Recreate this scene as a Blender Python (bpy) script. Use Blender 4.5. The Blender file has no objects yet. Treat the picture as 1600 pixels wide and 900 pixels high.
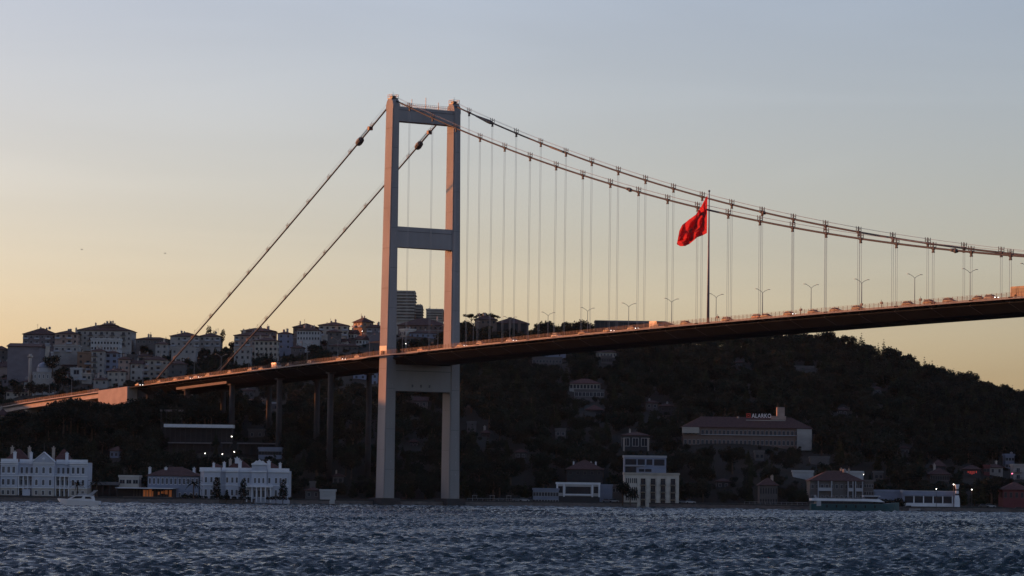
import bpy, math, random
import numpy as np
from mathutils import Vector, Matrix
random.seed(7); rng = np.random.default_rng(7)
sc = bpy.context.scene
C = sc.collection
R = math.radians

# ---------------------------------------------------------------- camera
F = 4843.5; PIT = 0.061936; ROL = 0.0135236; CH = 10.3676          # focal length in pixels of a 1600 wide picture
cam = bpy.data.cameras.new('camera'); co = bpy.data.objects.new('camera', cam); C.objects.link(co)
fw = np.array([0, math.cos(PIT), math.sin(PIT)]); r_ = np.array([1., 0, 0]); u_ = np.cross(r_, fw)
rt = math.cos(ROL)*r_ + math.sin(ROL)*u_; up = -math.sin(ROL)*r_ + math.cos(ROL)*u_
m = Matrix(((rt[0], up[0], -fw[0], 0), (rt[1], up[1], -fw[1], 0), (rt[2], up[2], -fw[2], CH), (0, 0, 0, 1)))
co.matrix_world = m
cam.sensor_width = 36; cam.lens = F/1600*36; cam.clip_start = 1; cam.clip_end = 30000
sc.camera = co
# ---------------------------------------------------------------- sky and sun
SUN_AZ = math.atan2(51.6, 28.8)      # angle to the left of +Y
SUN_EL = R(8.0)
world = bpy.data.worlds.new('World'); sc.world = world; world.use_nodes = True
nt = world.node_tree; nt.nodes.clear()
out = nt.nodes.new('ShaderNodeOutputWorld'); bg = nt.nodes.new('ShaderNodeBackground')
sky = nt.nodes.new('ShaderNodeTexSky'); sky.sky_type = 'NISHITA'; sky.sun_disc = False
sky.sun_elevation = SUN_EL; sky.sun_rotation = -SUN_AZ
sky.altitude = 0; sky.air_density = 1.0; sky.dust_density = 1.6; sky.ozone_density = 1.5
bg.inputs['Strength'].default_value = 0.15
tint = nt.nodes.new('ShaderNodeVectorMath'); tint.operation = 'MULTIPLY'; tint.inputs[1].default_value = (1.25, 1.10, 1.29)
wtc = nt.nodes.new('ShaderNodeTexCoord'); wmp = nt.nodes.new('ShaderNodeMapping'); wmp.inputs['Scale'].default_value = (2.0, 2.0, 16); wmp.inputs['Rotation'].default_value = (0.06, 0.10, 0)
wnz = nt.nodes.new('ShaderNodeTexNoise'); wnz.inputs['Scale'].default_value = 1.6; wnz.inputs['Detail'].default_value = 6; wnz.inputs['Distortion'].default_value = .5
wmr = nt.nodes.new('ShaderNodeMapRange'); wmr.inputs[1].default_value = .46; wmr.inputs[2].default_value = .72; wmr.inputs[3].default_value = 1.0; wmr.inputs[4].default_value = 1.09
nt.links.new(wtc.outputs['Generated'], wmp.inputs[0]); nt.links.new(wmp.outputs[0], wnz.inputs['Vector']); nt.links.new(wnz.outputs[0], wmr.inputs[0])
cl = nt.nodes.new('ShaderNodeVectorMath'); cl.operation = 'SCALE'
nt.links.new(sky.outputs[0], tint.inputs[0]); nt.links.new(tint.outputs[0], cl.inputs[0]); nt.links.new(wmr.outputs[0], cl.inputs['Scale'])
nt.links.new(cl.outputs[0], bg.inputs[0]); nt.links.new(bg.outputs[0], out.inputs[0])
sd = bpy.data.lights.new('sun', 'SUN'); sd.energy = 5.0; sd.angle = R(0.5); sd.color = (1.0, 0.30, 0.09)
so = bpy.data.objects.new('sun', sd); C.objects.link(so)
SD = Vector((-math.sin(SUN_AZ)*math.cos(SUN_EL), math.cos(SUN_AZ)*math.cos(SUN_EL), math.sin(SUN_EL)))
so.rotation_euler = SD.to_track_quat('Z', 'Y').to_euler(); so.location = (-300, 300, 400)
sc.view_settings.view_transform = 'Standard'; sc.view_settings.look = 'None'
sc.view_settings.exposure = 0.0; sc.view_settings.gamma = 1
sc.render.engine = 'CYCLES'

# ---------------------------------------------------------------- coordinates
def ray(px, py): return fw + rt*(px-800)/F - up*(py-450)/F
def at(px, py, Y):
    d = ray(px, py); t = Y/d[1]; return np.array([d[0]*t, Y, CH+d[2]*t])
def proj(P):
    d = np.array([P[0], P[1], P[2]-CH]); z = d@fw
    return 800+F*(d@rt)/z, 450-F*(d@up)/z
ES = np.array([0.53766691, -0.84315734]); EY = np.array([0.84315734, 0.53766691])
def B(s, y, z=0):
    q = (s-1077.42)*ES + (y+643.244)*EY; return Vector((q[0], q[1], z))
BROT = math.atan2(ES[1], ES[0])
def s_of(px, y):                                     # where the ray through column px meets lateral offset y
    lo, hi = -600., 500.
    for _ in range(40):
        mid = (lo+hi)/2
        if proj(B(mid, y, 60))[0] < px: lo = mid
        else: hi = mid
    return mid
def zd(s): return 67.8 - 2.77e-5*(s-537)**2          # deck level
def zc(s): return 71.4 + 3.1866e-4*(s-537)**2        # main cable level
def zb(s):                                           # back stay, s negative
    t = -s/212; return 163.2 - 108.5*t - 3.0*t*(1-t)*4*0.35

# ---------------------------------------------------------------- materials
def mat(name, col, rough=0.7, var=0.15, scale=0.3, metal=0.0, bump=0.0, obrand=0.0, spec=0.35, trans=0.0, stretch=None):
    M = bpy.data.materials.new(name); M.use_nodes = True; n = M.node_tree; N = n.nodes; L = n.links
    p = N['Principled BSDF']; p.inputs['Roughness'].default_value = rough; p.inputs['Metallic'].default_value = metal
    p.inputs['Specular IOR Level'].default_value = spec
    tc = N.new('ShaderNodeTexCoord'); nz = N.new('ShaderNodeTexNoise'); nz.inputs['Scale'].default_value = scale
    nz.inputs['Detail'].default_value = 5
    src = tc.outputs['Object']
    if stretch:
        mp = N.new('ShaderNodeMapping'); mp.inputs['Scale'].default_value = stretch; L.new(src, mp.inputs[0]); src = mp.outputs[0]
    L.new(src, nz.inputs['Vector'])
    mr = N.new('ShaderNodeMapRange'); mr.inputs[1].default_value = 0.3; mr.inputs[2].default_value = 0.7
    mr.inputs[3].default_value = 1-var; mr.inputs[4].default_value = 1+var; L.new(nz.outputs[0], mr.inputs[0])
    val = mr.outputs[0]
    if obrand:
        oi = N.new('ShaderNodeObjectInfo'); m2 = N.new('ShaderNodeMapRange'); m2.inputs[3].default_value = 1-obrand; m2.inputs[4].default_value = 1+obrand
        L.new(oi.outputs['Random'], m2.inputs[0]); mm = N.new('ShaderNodeMath'); mm.operation = 'MULTIPLY'
        L.new(val, mm.inputs[0]); L.new(m2.outputs[0], mm.inputs[1]); val = mm.outputs[0]
    vm = N.new('ShaderNodeVectorMath'); vm.operation = 'SCALE'; vm.inputs[0].default_value = col[:3]
    L.new(val, vm.inputs['Scale']); L.new(vm.outputs[0], p.inputs['Base Color'])
    if bump:
        b = N.new('ShaderNodeBump'); b.inputs['Strength'].default_value = bump; b.inputs['Distance'].default_value = 0.1
        L.new(nz.outputs[0], b.inputs['Height']); L.new(b.outputs[0], p.inputs['Normal'])
    if trans:
        p.inputs['Transmission Weight'].default_value = trans
    return M
def emit(name, col, st):
    M = bpy.data.materials.new(name); M.use_nodes = True; p = M.node_tree.nodes['Principled BSDF']
    p.inputs['Base Color'].default_value = (*col, 1); p.inputs['Emission Color'].default_value = (*col, 1); p.inputs['Emission Strength'].default_value = st
    return M
steel = mat('tower grey paint', (0.265, 0.258, 0.262), 0.7, 0.12, 0.14, stretch=(1, 1, 0.3), spec=0.12)
steel_d = mat('recess grey paint', (0.10, 0.10, 0.12), 0.6)
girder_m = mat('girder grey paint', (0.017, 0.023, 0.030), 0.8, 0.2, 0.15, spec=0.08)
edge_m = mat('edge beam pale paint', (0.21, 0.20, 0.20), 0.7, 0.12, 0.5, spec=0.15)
rail_m = mat('railing red brown paint', (0.11, 0.06, 0.055), 0.6, 0.2, 1)
cable_m = mat('cable grey wrap', (0.085, 0.085, 0.09), 0.7, 0.08, 0.5, spec=0.08)
cabled_m = mat('dark cable wrap', (0.05, 0.05, 0.055), 0.6)
hanger_m = mat('hanger galvanised', (0.36, 0.36, 0.36), 0.5)
railj = mat('weathered weld seam', (0.17, 0.155, 0.15), 0.8)
asphalt = mat('asphalt', (0.05, 0.05, 0.052), 0.9, 0.2, 1)
concrete = mat('concrete', (0.38, 0.33, 0.29), 0.85, 0.12, 0.25, bump=0.2)
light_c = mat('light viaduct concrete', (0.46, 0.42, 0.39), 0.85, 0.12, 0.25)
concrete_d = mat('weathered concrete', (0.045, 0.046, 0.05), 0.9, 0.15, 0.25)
stone = mat('quay stone', (0.13, 0.12, 0.12), 0.9, 0.3, 0.6, bump=0.4, stretch=(1, 1, 3))
white_w = mat('white painted wall', (0.34, 0.35, 0.38), 0.8, 0.10, 0.3)
palace_w = mat('pale blue grey stucco', (0.42, 0.455, 0.53), 0.8, 0.10, 0.3)
palace_t = mat('white stucco trim', (0.66, 0.68, 0.72), 0.75, 0.08, 0.5)
base_w = mat('cream plinth stucco', (0.38, 0.36, 0.33), 0.8, 0.15, 0.5)
roof_r = mat('red clay tile', (0.085, 0.04, 0.038), 0.9, 0.3, 1.2, bump=0.3)
roof_d = mat('dark clay tile', (0.065, 0.036, 0.034), 0.9, 0.3, 1.2, bump=0.3)
roof_g = mat('grey roofing', (0.13, 0.13, 0.14), 0.85, 0.2, 0.6)
lead_m = mat('lead dome sheet', (0.20, 0.23, 0.30), 0.5, 0.15, 0.6)
glass = mat('window glass', (0.02, 0.024, 0.034), 0.35, 0.3, 0.2, spec=0.2)
frame_m = mat('window frame paint', (0.30, 0.30, 0.31), 0.7, 0.1, 1)
frame_d = mat('dark window frame', (0.10, 0.09, 0.085), 0.7, 0.1, 1)
wood = mat('bark', (0.08, 0.06, 0.045), 0.95, 0.3, 1)
dark_metal = mat('dark metal', (0.05, 0.05, 0.055), 0.5)
lamp_metal = mat('lamp galvanised steel', (0.22, 0.21, 0.21), 0.5)
rubber = mat('tyre rubber', (0.02, 0.02, 0.02), 0.9)
lit_lamp = emit('lit lamp', (1.0, 0.95, 0.85), 7)
lit_head = emit('lit headlight', (1.0, 0.93, 0.85), 6)
lit_tail = emit('lit tail light', (1.0, 0.08, 0.05), 2)
lit_warm = emit('lit warm interior', (0.8, 0.24, 0.07), 0.09)
lit_red = emit('lit red sign', (1.0, 0.10, 0.07), 0.22)
lit_pink = emit('lit pink lamp', (1.0, 0.15, 0.25), 8)
WM = {}
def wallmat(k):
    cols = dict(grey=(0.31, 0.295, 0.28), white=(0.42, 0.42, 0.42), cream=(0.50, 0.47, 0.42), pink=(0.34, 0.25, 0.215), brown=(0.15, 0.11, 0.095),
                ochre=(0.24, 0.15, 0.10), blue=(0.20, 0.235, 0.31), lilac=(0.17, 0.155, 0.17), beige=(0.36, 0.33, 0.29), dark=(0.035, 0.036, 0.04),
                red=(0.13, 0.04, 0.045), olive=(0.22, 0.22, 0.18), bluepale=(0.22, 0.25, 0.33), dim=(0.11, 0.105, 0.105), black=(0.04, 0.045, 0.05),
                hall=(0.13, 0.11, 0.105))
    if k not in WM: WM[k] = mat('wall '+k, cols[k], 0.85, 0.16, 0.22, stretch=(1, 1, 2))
    return WM[k]
def leafmat(name, col):
    M = mat(name, col, 0.9, 0.22, 0.35, obrand=0.18, spec=0.05); return M
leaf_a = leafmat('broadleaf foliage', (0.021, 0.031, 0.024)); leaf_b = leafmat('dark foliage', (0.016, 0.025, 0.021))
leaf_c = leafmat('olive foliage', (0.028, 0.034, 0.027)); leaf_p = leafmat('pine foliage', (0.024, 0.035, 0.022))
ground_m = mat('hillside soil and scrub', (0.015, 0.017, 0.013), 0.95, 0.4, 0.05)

# ---------------------------------------------------------------- mesh helpers
class MB:
    def __init__(s): s.v = []; s.f = []; s.m = []
    def face(s, pts, m=0):
        b = len(s.v); s.v += [tuple(map(float, p)) for p in pts]; s.f.append(tuple(range(b, b+len(pts)))); s.m.append(m); return s
    def hexa(s, p, m=0):                # 8 points: bottom loop ccw, top loop ccw
        b = len(s.v); s.v += [tuple(map(float, q)) for q in p]
        for q in ((3, 2, 1, 0), (4, 5, 6, 7), (0, 1, 5, 4), (1, 2, 6, 5), (2, 3, 7, 6), (3, 0, 4, 7)):
            s.f.append(tuple(b+i for i in q)); s.m.append(m)
        return s
    def box(s, x0, x1, y0, y1, z0, z1, m=0):
        return s.hexa([(x0, y0, z0), (x1, y0, z0), (x1, y1, z0), (x0, y1, z0), (x0, y0, z1), (x1, y0, z1), (x1, y1, z1), (x0, y1, z1)], m)
    def loft(s, rings, m=0, cap=True):
        b = len(s.v); n = len(rings[0])
        for r in rings: s.v += [tuple(map(float, q)) for q in r]
        for i in range(len(rings)-1):
            for j in range(n):
                k = (j+1) % n; s.f.append((b+i*n+j, b+i*n+k, b+(i+1)*n+k, b+(i+1)*n+j)); s.m.append(m)
        if cap:
            s.f.append(tuple(b+j for j in reversed(range(n)))); s.m.append(m)
            s.f.append(tuple(b+(len(rings)-1)*n+j for j in range(n))); s.m.append(m)
        return s
    def tube(s, pts, r, n=6, m=0, cap=True):
        pts = [Vector(p) for p in pts]; rr = r if isinstance(r, (list, tuple)) else [r]*len(pts); rings = []
        for i, p in enumerate(pts):
            d = (pts[min(i+1, len(pts)-1)]-pts[max(i-1, 0)]).normalized()
            a = Vector((0, 0, 1)) if abs(d.z) < 0.9 else Vector((1, 0, 0))
            x = d.cross(a).normalized(); y = d.cross(x).normalized()
            rings.append([p+(x*math.cos(2*math.pi*k/n)+y*math.sin(2*math.pi*k/n))*rr[i] for k in range(n)])
        return s.loft(rings, m, cap)
    def lathe(s, prof, n=12, c=(0, 0, 0), m=0):
        return s.loft([[(c[0]+r*math.cos(2*math.pi*k/n), c[1]+r*math.sin(2*math.pi*k/n), c[2]+z) for k in range(n)] for r, z in prof], m)
    def mesh(s, name, mats):
        me = bpy.data.meshes.new(name); me.from_pydata(s.v, [], s.f)
        for k in mats: me.materials.append(k)
        me.polygons.foreach_set('material_index', s.m); me.update(); return me
    def build(s, name, mats, parent=None, smooth=False):
        if not isinstance(mats, (list, tuple)): mats = [mats]
        me = s.mesh(name, mats)
        if smooth: me.polygons.foreach_set('use_smooth', [True]*len(me.polygons))
        return put(name, me, parent)
def put(name, me, parent=None, loc=None, rot=None, scale=None):
    o = bpy.data.objects.new(name, me); C.objects.link(o)
    if parent: o.parent = parent
    if loc is not None: o.location = loc
    if rot is not None: o.rotation_euler = rot
    if scale is not None: o.scale = scale
    return o
def tag(o, label=None, cat=None, group=None, kind=None):
    if label: o['label'] = label
    if cat: o['category'] = cat
    if group: o['group'] = group
    if kind: o['kind'] = kind
    return o
def thing(name, label, cat, loc=(0, 0, 0), rz=0, group=None):
    o = put(name, None, None, loc, (0, 0, rz)); o.empty_display_size = 1; return tag(o, label, cat, group)
def copy_tree(o, parent=None):
    c = o.copy(); C.objects.link(c); c.parent = parent
    for ch in list(o.children): copy_tree(ch, c)
    return c
ORD = ['first', 'second', 'third', 'fourth', 'fifth', 'sixth', 'seventh', 'eighth', 'ninth', 'tenth', 'eleventh', 'twelfth', 'thirteenth', 'fourteenth', 'fifteenth', 'sixteenth']

# ---------------------------------------------------------------- terrain
def interp(x, tab):
    xs, ys = zip(*tab); return float(np.interp(x, xs, ys))
SH = [(-1500, 1185), (0, 1185), (300, 1199), (600, 1248), (720, 1262), (850, 1290), (1000, 1308), (1120, 1300), (1250, 1281), (1500, 1300), (1700, 1320), (2600, 1340)]
SKY = [(-600, 590), (-200, 585), (0, 575), (60, 553), (120, 550), (200, 550), (260, 560), (350, 552), (420, 550), (500, 540), (560, 530), (600, 530),
       (700, 526), (760, 521), (800, 524), (840, 530), (900, 528), (1050, 533), (1100, 535), (1200, 545), (1290, 546), (1350, 557), (1400, 573), (1440, 587), (1480, 600), (1520, 612), (1560, 625),
       (1590, 632), (1640, 628), (1900, 620)]
KEX = [(-300, 1.2), (0, 1.22), (150, 1.12), (250, .9), (350, .78), (600, .75), (1600, .8)]
def ashore(X):
    Y = 1250.
    for _ in range(6): Y = interp(800+X/Y*F, SH)
    return Y
YR = 1850.
def hmain(X, Y):
    pr = 800+X/Y*F; Ys = ashore(X); H = at(800, interp(pr, SKY)-0.0, YR)[2] + (pr-800)*ROL*YR/F
    a = Ys+38; t = (Y-a)/(YR-a)
    if t <= 0: return 2.0
    if t <= 1: return 2+(H-2)*t**interp(pr, KEX)
    return H-(t-1)*30
SHADE_R1 = [(1000, 60), (1455, 104), (1471, 106), (1500, 122), (1528, 106), (1545, 92), (1600, 80), (1650, 76), (1680, 84), (1725, 108), (1811, 135), (1930, 142), (2000, 138), (2300, 110)]  # unseen left ridge, heights shaped to cast shade on tower foot and town
SHADE_R2 = [(1400, 60), (1723, 130), (1801, 138), (1900, 143), (1950, 150), (2041, 222), (2148, 250), (2200, 226), (2252, 212), (2330, 216), (2370, 250), (2463, 300), (2700, 320), (3100, 300)]  # unseen farther ridge, added to keep the wooded slope in shade
def gh(X, Y):
    h = hmain(X, Y)
    if X < -180: h = max(h, interp(Y, SHADE_R1)*math.exp(-((X+450)/105)**2)*min(1, max(0, (-20-(800+X/Y*F))/160)))
    if X < -400: h = max(h, interp(Y, SHADE_R2)*math.exp(-((X+900)/190)**2)*min(1, max(0, (-50-(800+X/Y*F))/260)))
    return h
xs = np.concatenate([np.arange(-1500, -460, 20), np.arange(-460, 480, 10), np.arange(480, 1500, 60)])
ds = np.concatenate([[0, 4, 20, 38], np.arange(46, 720, 11), np.arange(720, 2000, 45)])
tv = []; 
for X in xs:
    ys = ashore(X)
    for d in ds:
        n = 0 if d < 46 else 1.2*math.sin(X*.05+d*.03)+1.0*math.sin(X*.11-d*.07)
        tv.append((X, ys+d, gh(X, ys+d)+n if d > 4 else 1.55))
nd = len(ds)
tf = [(i*nd+j, (i+1)*nd+j, (i+1)*nd+j+1, i*nd+j+1) for i in range(len(xs)-1) for j in range(nd-1)]
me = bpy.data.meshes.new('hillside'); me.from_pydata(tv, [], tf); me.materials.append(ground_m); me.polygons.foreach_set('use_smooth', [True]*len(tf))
tag(put('hillside', me), 'dark wooded hillside rising behind the shore', kind='structure')
# quay wall along the shore, with a coping
q = MB(); q2 = MB()
qx = list(np.arange(-700, 901, 12))
for a, b in zip(qx[:-1], qx[1:]):
    ya, yb = ashore(a), ashore(b)
    j = 0.08*math.sin(a)
    q.hexa([(a, ya-.9, -3), (b, yb-.9, -3), (b, yb+1, -3), (a, ya+1, -3), (a, ya-.9, 1.35), (b, yb-.9, 1.35), (b, yb+1, 1.35), (a, ya+1, 1.35)])
    q2.hexa([(a+.03, ya-1.1, 1.352), (b-.03, yb-1.1, 1.352), (b-.03, yb+.5, 1.352), (a+.03, ya+.5, 1.352), (a+.03, ya-1.1, 1.75+j*.3), (b-.03, yb-1.1, 1.75+j*.3), (b-.03, yb+.5, 1.75+j*.3), (a+.03, ya+.5, 1.75+j*.3)])
qo = tag(q.build('quay', stone), 'dark stone quay wall along the waterline', kind='structure')
tag(q2.build('quay_coping', concrete_d), 'pale coping slabs on top of the quay', kind='structure')

# ---------------------------------------------------------------- water
wm = bpy.data.materials.new('sea water'); wm.use_nodes = True; N = wm.node_tree.nodes; L = wm.node_tree.links
p = N['Principled BSDF']; p.inputs['Base Color'].default_value = (0.004, 0.024, 0.036, 1); p.inputs['Roughness'].default_value = 0.08; p.inputs['IOR'].default_value = 1.33
tc = N.new('ShaderNodeTexCoord'); nz = N.new('ShaderNodeTexNoise'); nz.inputs['Scale'].default_value = 2.3; nz.inputs['Detail'].default_value = 5; nz.inputs['Distortion'].default_value = .4
mp = N.new('ShaderNodeMapping'); mp.inputs['Scale'].default_value = (0.45, 1.5, 1); mp.inputs['Rotation'].default_value = (0, 0, .08)
L.new(tc.outputs['Object'], mp.inputs[0]); L.new(mp.outputs[0], nz.inputs['Vector'])
bp = N.new('ShaderNodeBump'); bp.inputs['Strength'].default_value = 1.0; bp.inputs['Distance'].default_value = 0.7
L.new(nz.outputs[0], bp.inputs['Height']); L.new(bp.outputs[0], p.inputs['Normal'])
WNX = 620
uu = np.concatenate([[-4, -2, -1, -.5, -.3], np.linspace(-.197, .197, WNX), [.3, .5, 1, 2, 4]])
rows = [20, 80, 160, 240]; y = 290.
while y < 1360: rows.append(y); y += 0.6 + (y-290)*0.0010
rows += [1400, 1500, 1800]
rows = np.array(rows)
Xg = rows[:, None]*uu[None, :]; Yg = np.repeat(rows[:, None], len(uu), 1)
Z = np.zeros_like(Xg)
for i in range(44):
    lam = 0.6*1.04**i + rng.random()*.3; th = rng.normal(.06, .33); kx, ky = math.sin(th)*2*math.pi/lam, math.cos(th)*2*math.pi/lam
    amp = 0.0175*lam/(1+(lam/3.2)**2)
    ph = kx*Xg+ky*Yg+rng.random()*6.28 + 1.1*np.sin(Xg*.021*(1+.3*math.sin(i))+Yg*.013*math.cos(i)+i)
    Z += amp*(1-2*np.abs(np.sin(ph/2))**1.3)
patch = 0.9+0.15*np.sin(Xg*.031+Yg*.011+1)*np.sin(Yg*.017-Xg*.009)+.2*np.sin(Xg*.09-Yg*.04)
Z = Z*patch*2.25
edge = np.ones_like(Z); edge[:4] = 0; edge[-3:] = 0; edge[:, :5] = 0; edge[:, -5:] = 0; Z *= edge
vw = np.stack([Xg, Yg, Z], -1).reshape(-1, 3); nr, ncol = Xg.shape
ii = (np.arange(nr-1)[:, None]*ncol+np.arange(ncol-1)[None]).reshape(-1)
fq = np.stack([ii, ii+1, ii+1+ncol, ii+ncol], -1)
me = bpy.data.meshes.new('water'); me.vertices.add(len(vw)); me.vertices.foreach_set('co', vw.ravel())
me.loops.add(fq.size); me.loops.foreach_set('vertex_index', fq.ravel().astype(np.int32)); me.polygons.add(len(fq))
me.polygons.foreach_set('loop_start', (np.arange(len(fq))*4).astype(np.int32)); me.polygons.foreach_set('use_smooth', [True]*len(fq))
me.update(calc_edges=True); me.materials.append(wm)
tag(put('water', me), 'dark blue rippled strait in the foreground', kind='structure')

VIS = []          # (px0, px1, ybottom, Y): pixels that nothing nearer may hide
# ---------------------------------------------------------------- suspension bridge
br = thing('suspension_bridge', 'long grey suspension bridge with H-shaped steel tower and gently arched deck', 'bridge', B(0, 0, 0), BROT)
BR = br
tower = put('tower', None, br)
def leg(sgn):
    o = MB(); g = MB()
    yc = lambda z: sgn*(15.35-0.0055*z); ws = lambda z: 3.3-0.0028*z; wy = lambda z: 2.52-0.0060*z
    n = .42
    def ring(z, k=1.0):
        a, b, c = ws(z)*k, wy(z)*k, yc(z)
        pts = []
        for sx, sy in ((1, 1), (-1, 1), (-1, -1), (1, -1)):
            cx, cy = sx*a, c+sy*b
            tri = [(cx, cy-sy*n), (cx-sx*n*.55, cy-sy*n), (cx-sx*n*.55, cy)]
            if (sx*sy) < 0: tri.reverse()
            pts += [(x, y, z) for x, y in tri]
        return pts
    lg = o.loft([ring(z) for z in (2, 20, 57, 100, 130, 159.5)])
    ob = lg.build('leg', steel, tower)
    # rounded saddle housing on top
    a, b, c = ws(160), wy(160), yc(160)
    h = MB(); prof = [(a, 159.5), (a, 161), (a*.8, 162.6), (a*.45, 163.6)]
    h.loft([[(q, c+b, z), (-q, c+b, z), (-q, c-b, z), (q, c-b, z)] for q, z in prof])
    h.build('saddle_housing', steel, ob)
    pl = MB(); pl.box(-1.7, 1.7, c-1.6, c+1.6, 163.6, 163.9)
    for x in (-1.6, 0, 1.6):
        for yy in (-1.5, 1.5): pl.box(x-.07, x+.07, c+yy-.07, c+yy+.07, 163.9, 165.3)
    for z in (164.6, 165.25):
        for yy in (-1.5, 1.5): pl.box(-1.7, 1.7, c+yy-.07, c+yy+.07, z, z+.1)
        for x in (-1.6, 1.6): pl.box(x-.05, x+.05, c-1.5, c+1.5, z+.01, z+.09)
    pl.box(-.9, .9, c-.8, c+.8, 163.9, 164.8); pl.tube([(0, c, 164.8), (0, c, 166.6)], .06, 4)
    pl.build('platform', dark_metal, ob)
    bs = MB(); bs.box(-5, 5, sgn*15.3-4.4, sgn*15.3+4.4, -1, 2.6); bs.build('footing', concrete_d, ob)
    for k in range(28):
        z = 12+k*5.1
        hh = MB(); f = ws(z)
        hh.box(f+.0, f+.08, yc(z)-.22+.5, yc(z)+.22+.5, z, z+.45); hh.build('hatch', frame_m, ob)
    for k in range(9):
        z = 14+k*16.2; s_ = MB(); f = ws(z)+.015; c2, b2 = yc(z), wy(z)-n-.02
        s_.box(f-.1, f+.03, c2-b2, c2+b2, z, z+.12); s_.build('plate_joint', steel_d, ob)
        s_ = MB(); yo = c2+sgn*(wy(z)+.012) if sgn > 0 else c2-(wy(z)+.012); a_ = ws(z)-.5
        yo = yc(z)-(wy(z)+.012) if sgn < 0 else yc(z)-(wy(z)+.012); s_.box(-a_, a_, yo-.02, yo+.05, z+8, z+8.1); s_.build('plate_joint', railj, ob)
    return ob
leg_n = leg(-1); leg_f = leg(1)
o = MB(); z0, z1 = 60.0, 63.6; yo = -(15.35-0.0055*z0)-(2.52-0.0060*z0); o.box(-2.75, 2.75, yo-.06, yo+.2, z0, z1); o.build('reflection_band', mat('pale cream reflected light', (.80, .66, .46), .6), leg_n)  # bright reflected light above the deck, put in as a pale cream band
o = MB(); o.box(-1.1, .9, yo-.5, yo-.061, 59.8, 61.6); o.build('access_door', rail_m, leg_n)
def beam(z0, z1, lab, ds_=2.5):
    o = MB(); yi = lambda z: 15.35-0.0055*z-(2.52-0.0060*z)+.25; a, b = yi(z0), yi(z1)
    o.hexa([(-ds_, -a, z0), (ds_, -a, z0), (ds_, a, z0), (-ds_, a, z0), (-ds_, -b, z1), (ds_, -b, z1), (ds_, b, z1), (-ds_, b, z1)])
    ob = o.build('cross_beam', steel, tower)
    st = MB(); zz = z1-(z1-z0)*.24; st.box(ds_-.02, ds_+.12, -a+.3, a-.3, zz, zz+.22); st.build('stiffener', steel_d, ob)
    return ob
tb = beam(154.6, 160.5, ''); beam(103.6, 111.9, ''); lb = beam(45.6, 56.2, '', 2.9)
for yy in (-5, -1, 3): 
    d = MB(); d.box(2.9, 3.05, yy-.35, yy+.35, 47.2, 48.3); d.build('vent', steel_d, lb)
rl = MB()
for k in range(25):
    y0 = -12+k; rl.box(2.0, 2.1, y0-.05, y0+.05, 160.5, 162.1)
    rl.box(-2.1, -2.0, y0-.05, y0+.05, 160.5, 162.1)
for z in (161.3, 162.05):
    rl.box(2.0, 2.1, -12, 12, z, z+.08); rl.box(-2.1, -2.0, -12, 12, z, z+.08)
for yy, h in ((-5.6, 164.2), (1, 165.3), (7, 163.8)): rl.box(-.1, .1, yy-.1, yy+.1, 160.5, h)
rl.build('catwalk_railing', lamp_metal, tb)
VIS += [(586, 616, 778, 1240), (685, 716, 778, 1255)]

# deck in segments of one hanger spacing
SEG = 17.9; S0 = 12.6
segs = [S0-SEG*k for k in range(13, 0, -1)]+[S0+SEG*k for k in range(0, 31)]
CS = [(-14, -.35), (-14.6, -1.25), (-9.2, -3.65), (9.2, -3.65), (14.6, -1.25), (14, -.35)]
for i, (a, b) in enumerate(zip(segs[:-1], segs[1:])):
    o = MB(); e = .02
    o.loft([[(s, y, zd(s)+z) for y, z in CS] for s in (a+e, b-e)])
    for sgn in (-1, 1):                                # footway slab and its brackets
        yy = sorted((sgn*14, sgn*16.4))
        if not(abs((a+b)/2) < 9.5):
            o.hexa([(a+e, yy[0], zd(a)-.32), (b-e, yy[0], zd(b)-.32), (b-e, yy[1], zd(b)-.32), (a+e, yy[1], zd(a)-.32), (a+e, yy[0], zd(a)-.05), (b-e, yy[0], zd(b)-.05), (b-e, yy[1], zd(b)-.05), (a+e, yy[1], zd(a)-.05)])
        for k in range(4):
            s = a+(b-a)*(k+.5)/4
            if abs(s) < 4.5: continue
            o.face([(s, sgn*14.3, zd(s)-.9), (s, sgn*14.0, zd(s)-.33), (s, sgn*16.3, zd(s)-.33), (s, sgn*16.3, zd(s)-.45)])
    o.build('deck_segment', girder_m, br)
    j = MB(); j.loft([[(s, y*1.004, zd(s)+z*1.01) for y, z in CS[:5]] + [(s, 14.0, zd(s)-.5)] for s in (b-.10, b+.10)]); j.build('segment_joint', steel_d, br)
    for sgn in (-1, 1):
        ee = MB(); y0, y1 = sorted((sgn*16.4, sgn*16.75))
        if abs((a+b)/2) < 9.5: continue
        ee.hexa([(a+.01, y0, zd(a)-.3), (b-.01, y0, zd(b)-.3), (b-.01, y1, zd(b)-.3), (a+.01, y1, zd(a)-.3), (a+.01, y0, zd(a)+.05), (b-.01, y0, zd(b)+.05), (b-.01, y1, zd(b)+.05), (a+.01, y1, zd(a)+.05)])
        ee.build('edge_beam', edge_m, br)
# road surface
rd = MB()
for a, b in zip(segs[:-1], segs[1:]):
    rd.hexa([(a+.02, -12.8, zd(a)-.34), (b, -12.8, zd(b)-.34), (b, 12.8, zd(b)-.34), (a+.02, 12.8, zd(a)-.34), (a+.02, -12.8, zd(a)+.3), (b, -12.8, zd(b)+.3), (b, 12.8, zd(b)+.3), (a+.02, 12.8, zd(a)+.3)])
rd.build('roadway', asphalt, br)
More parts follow.
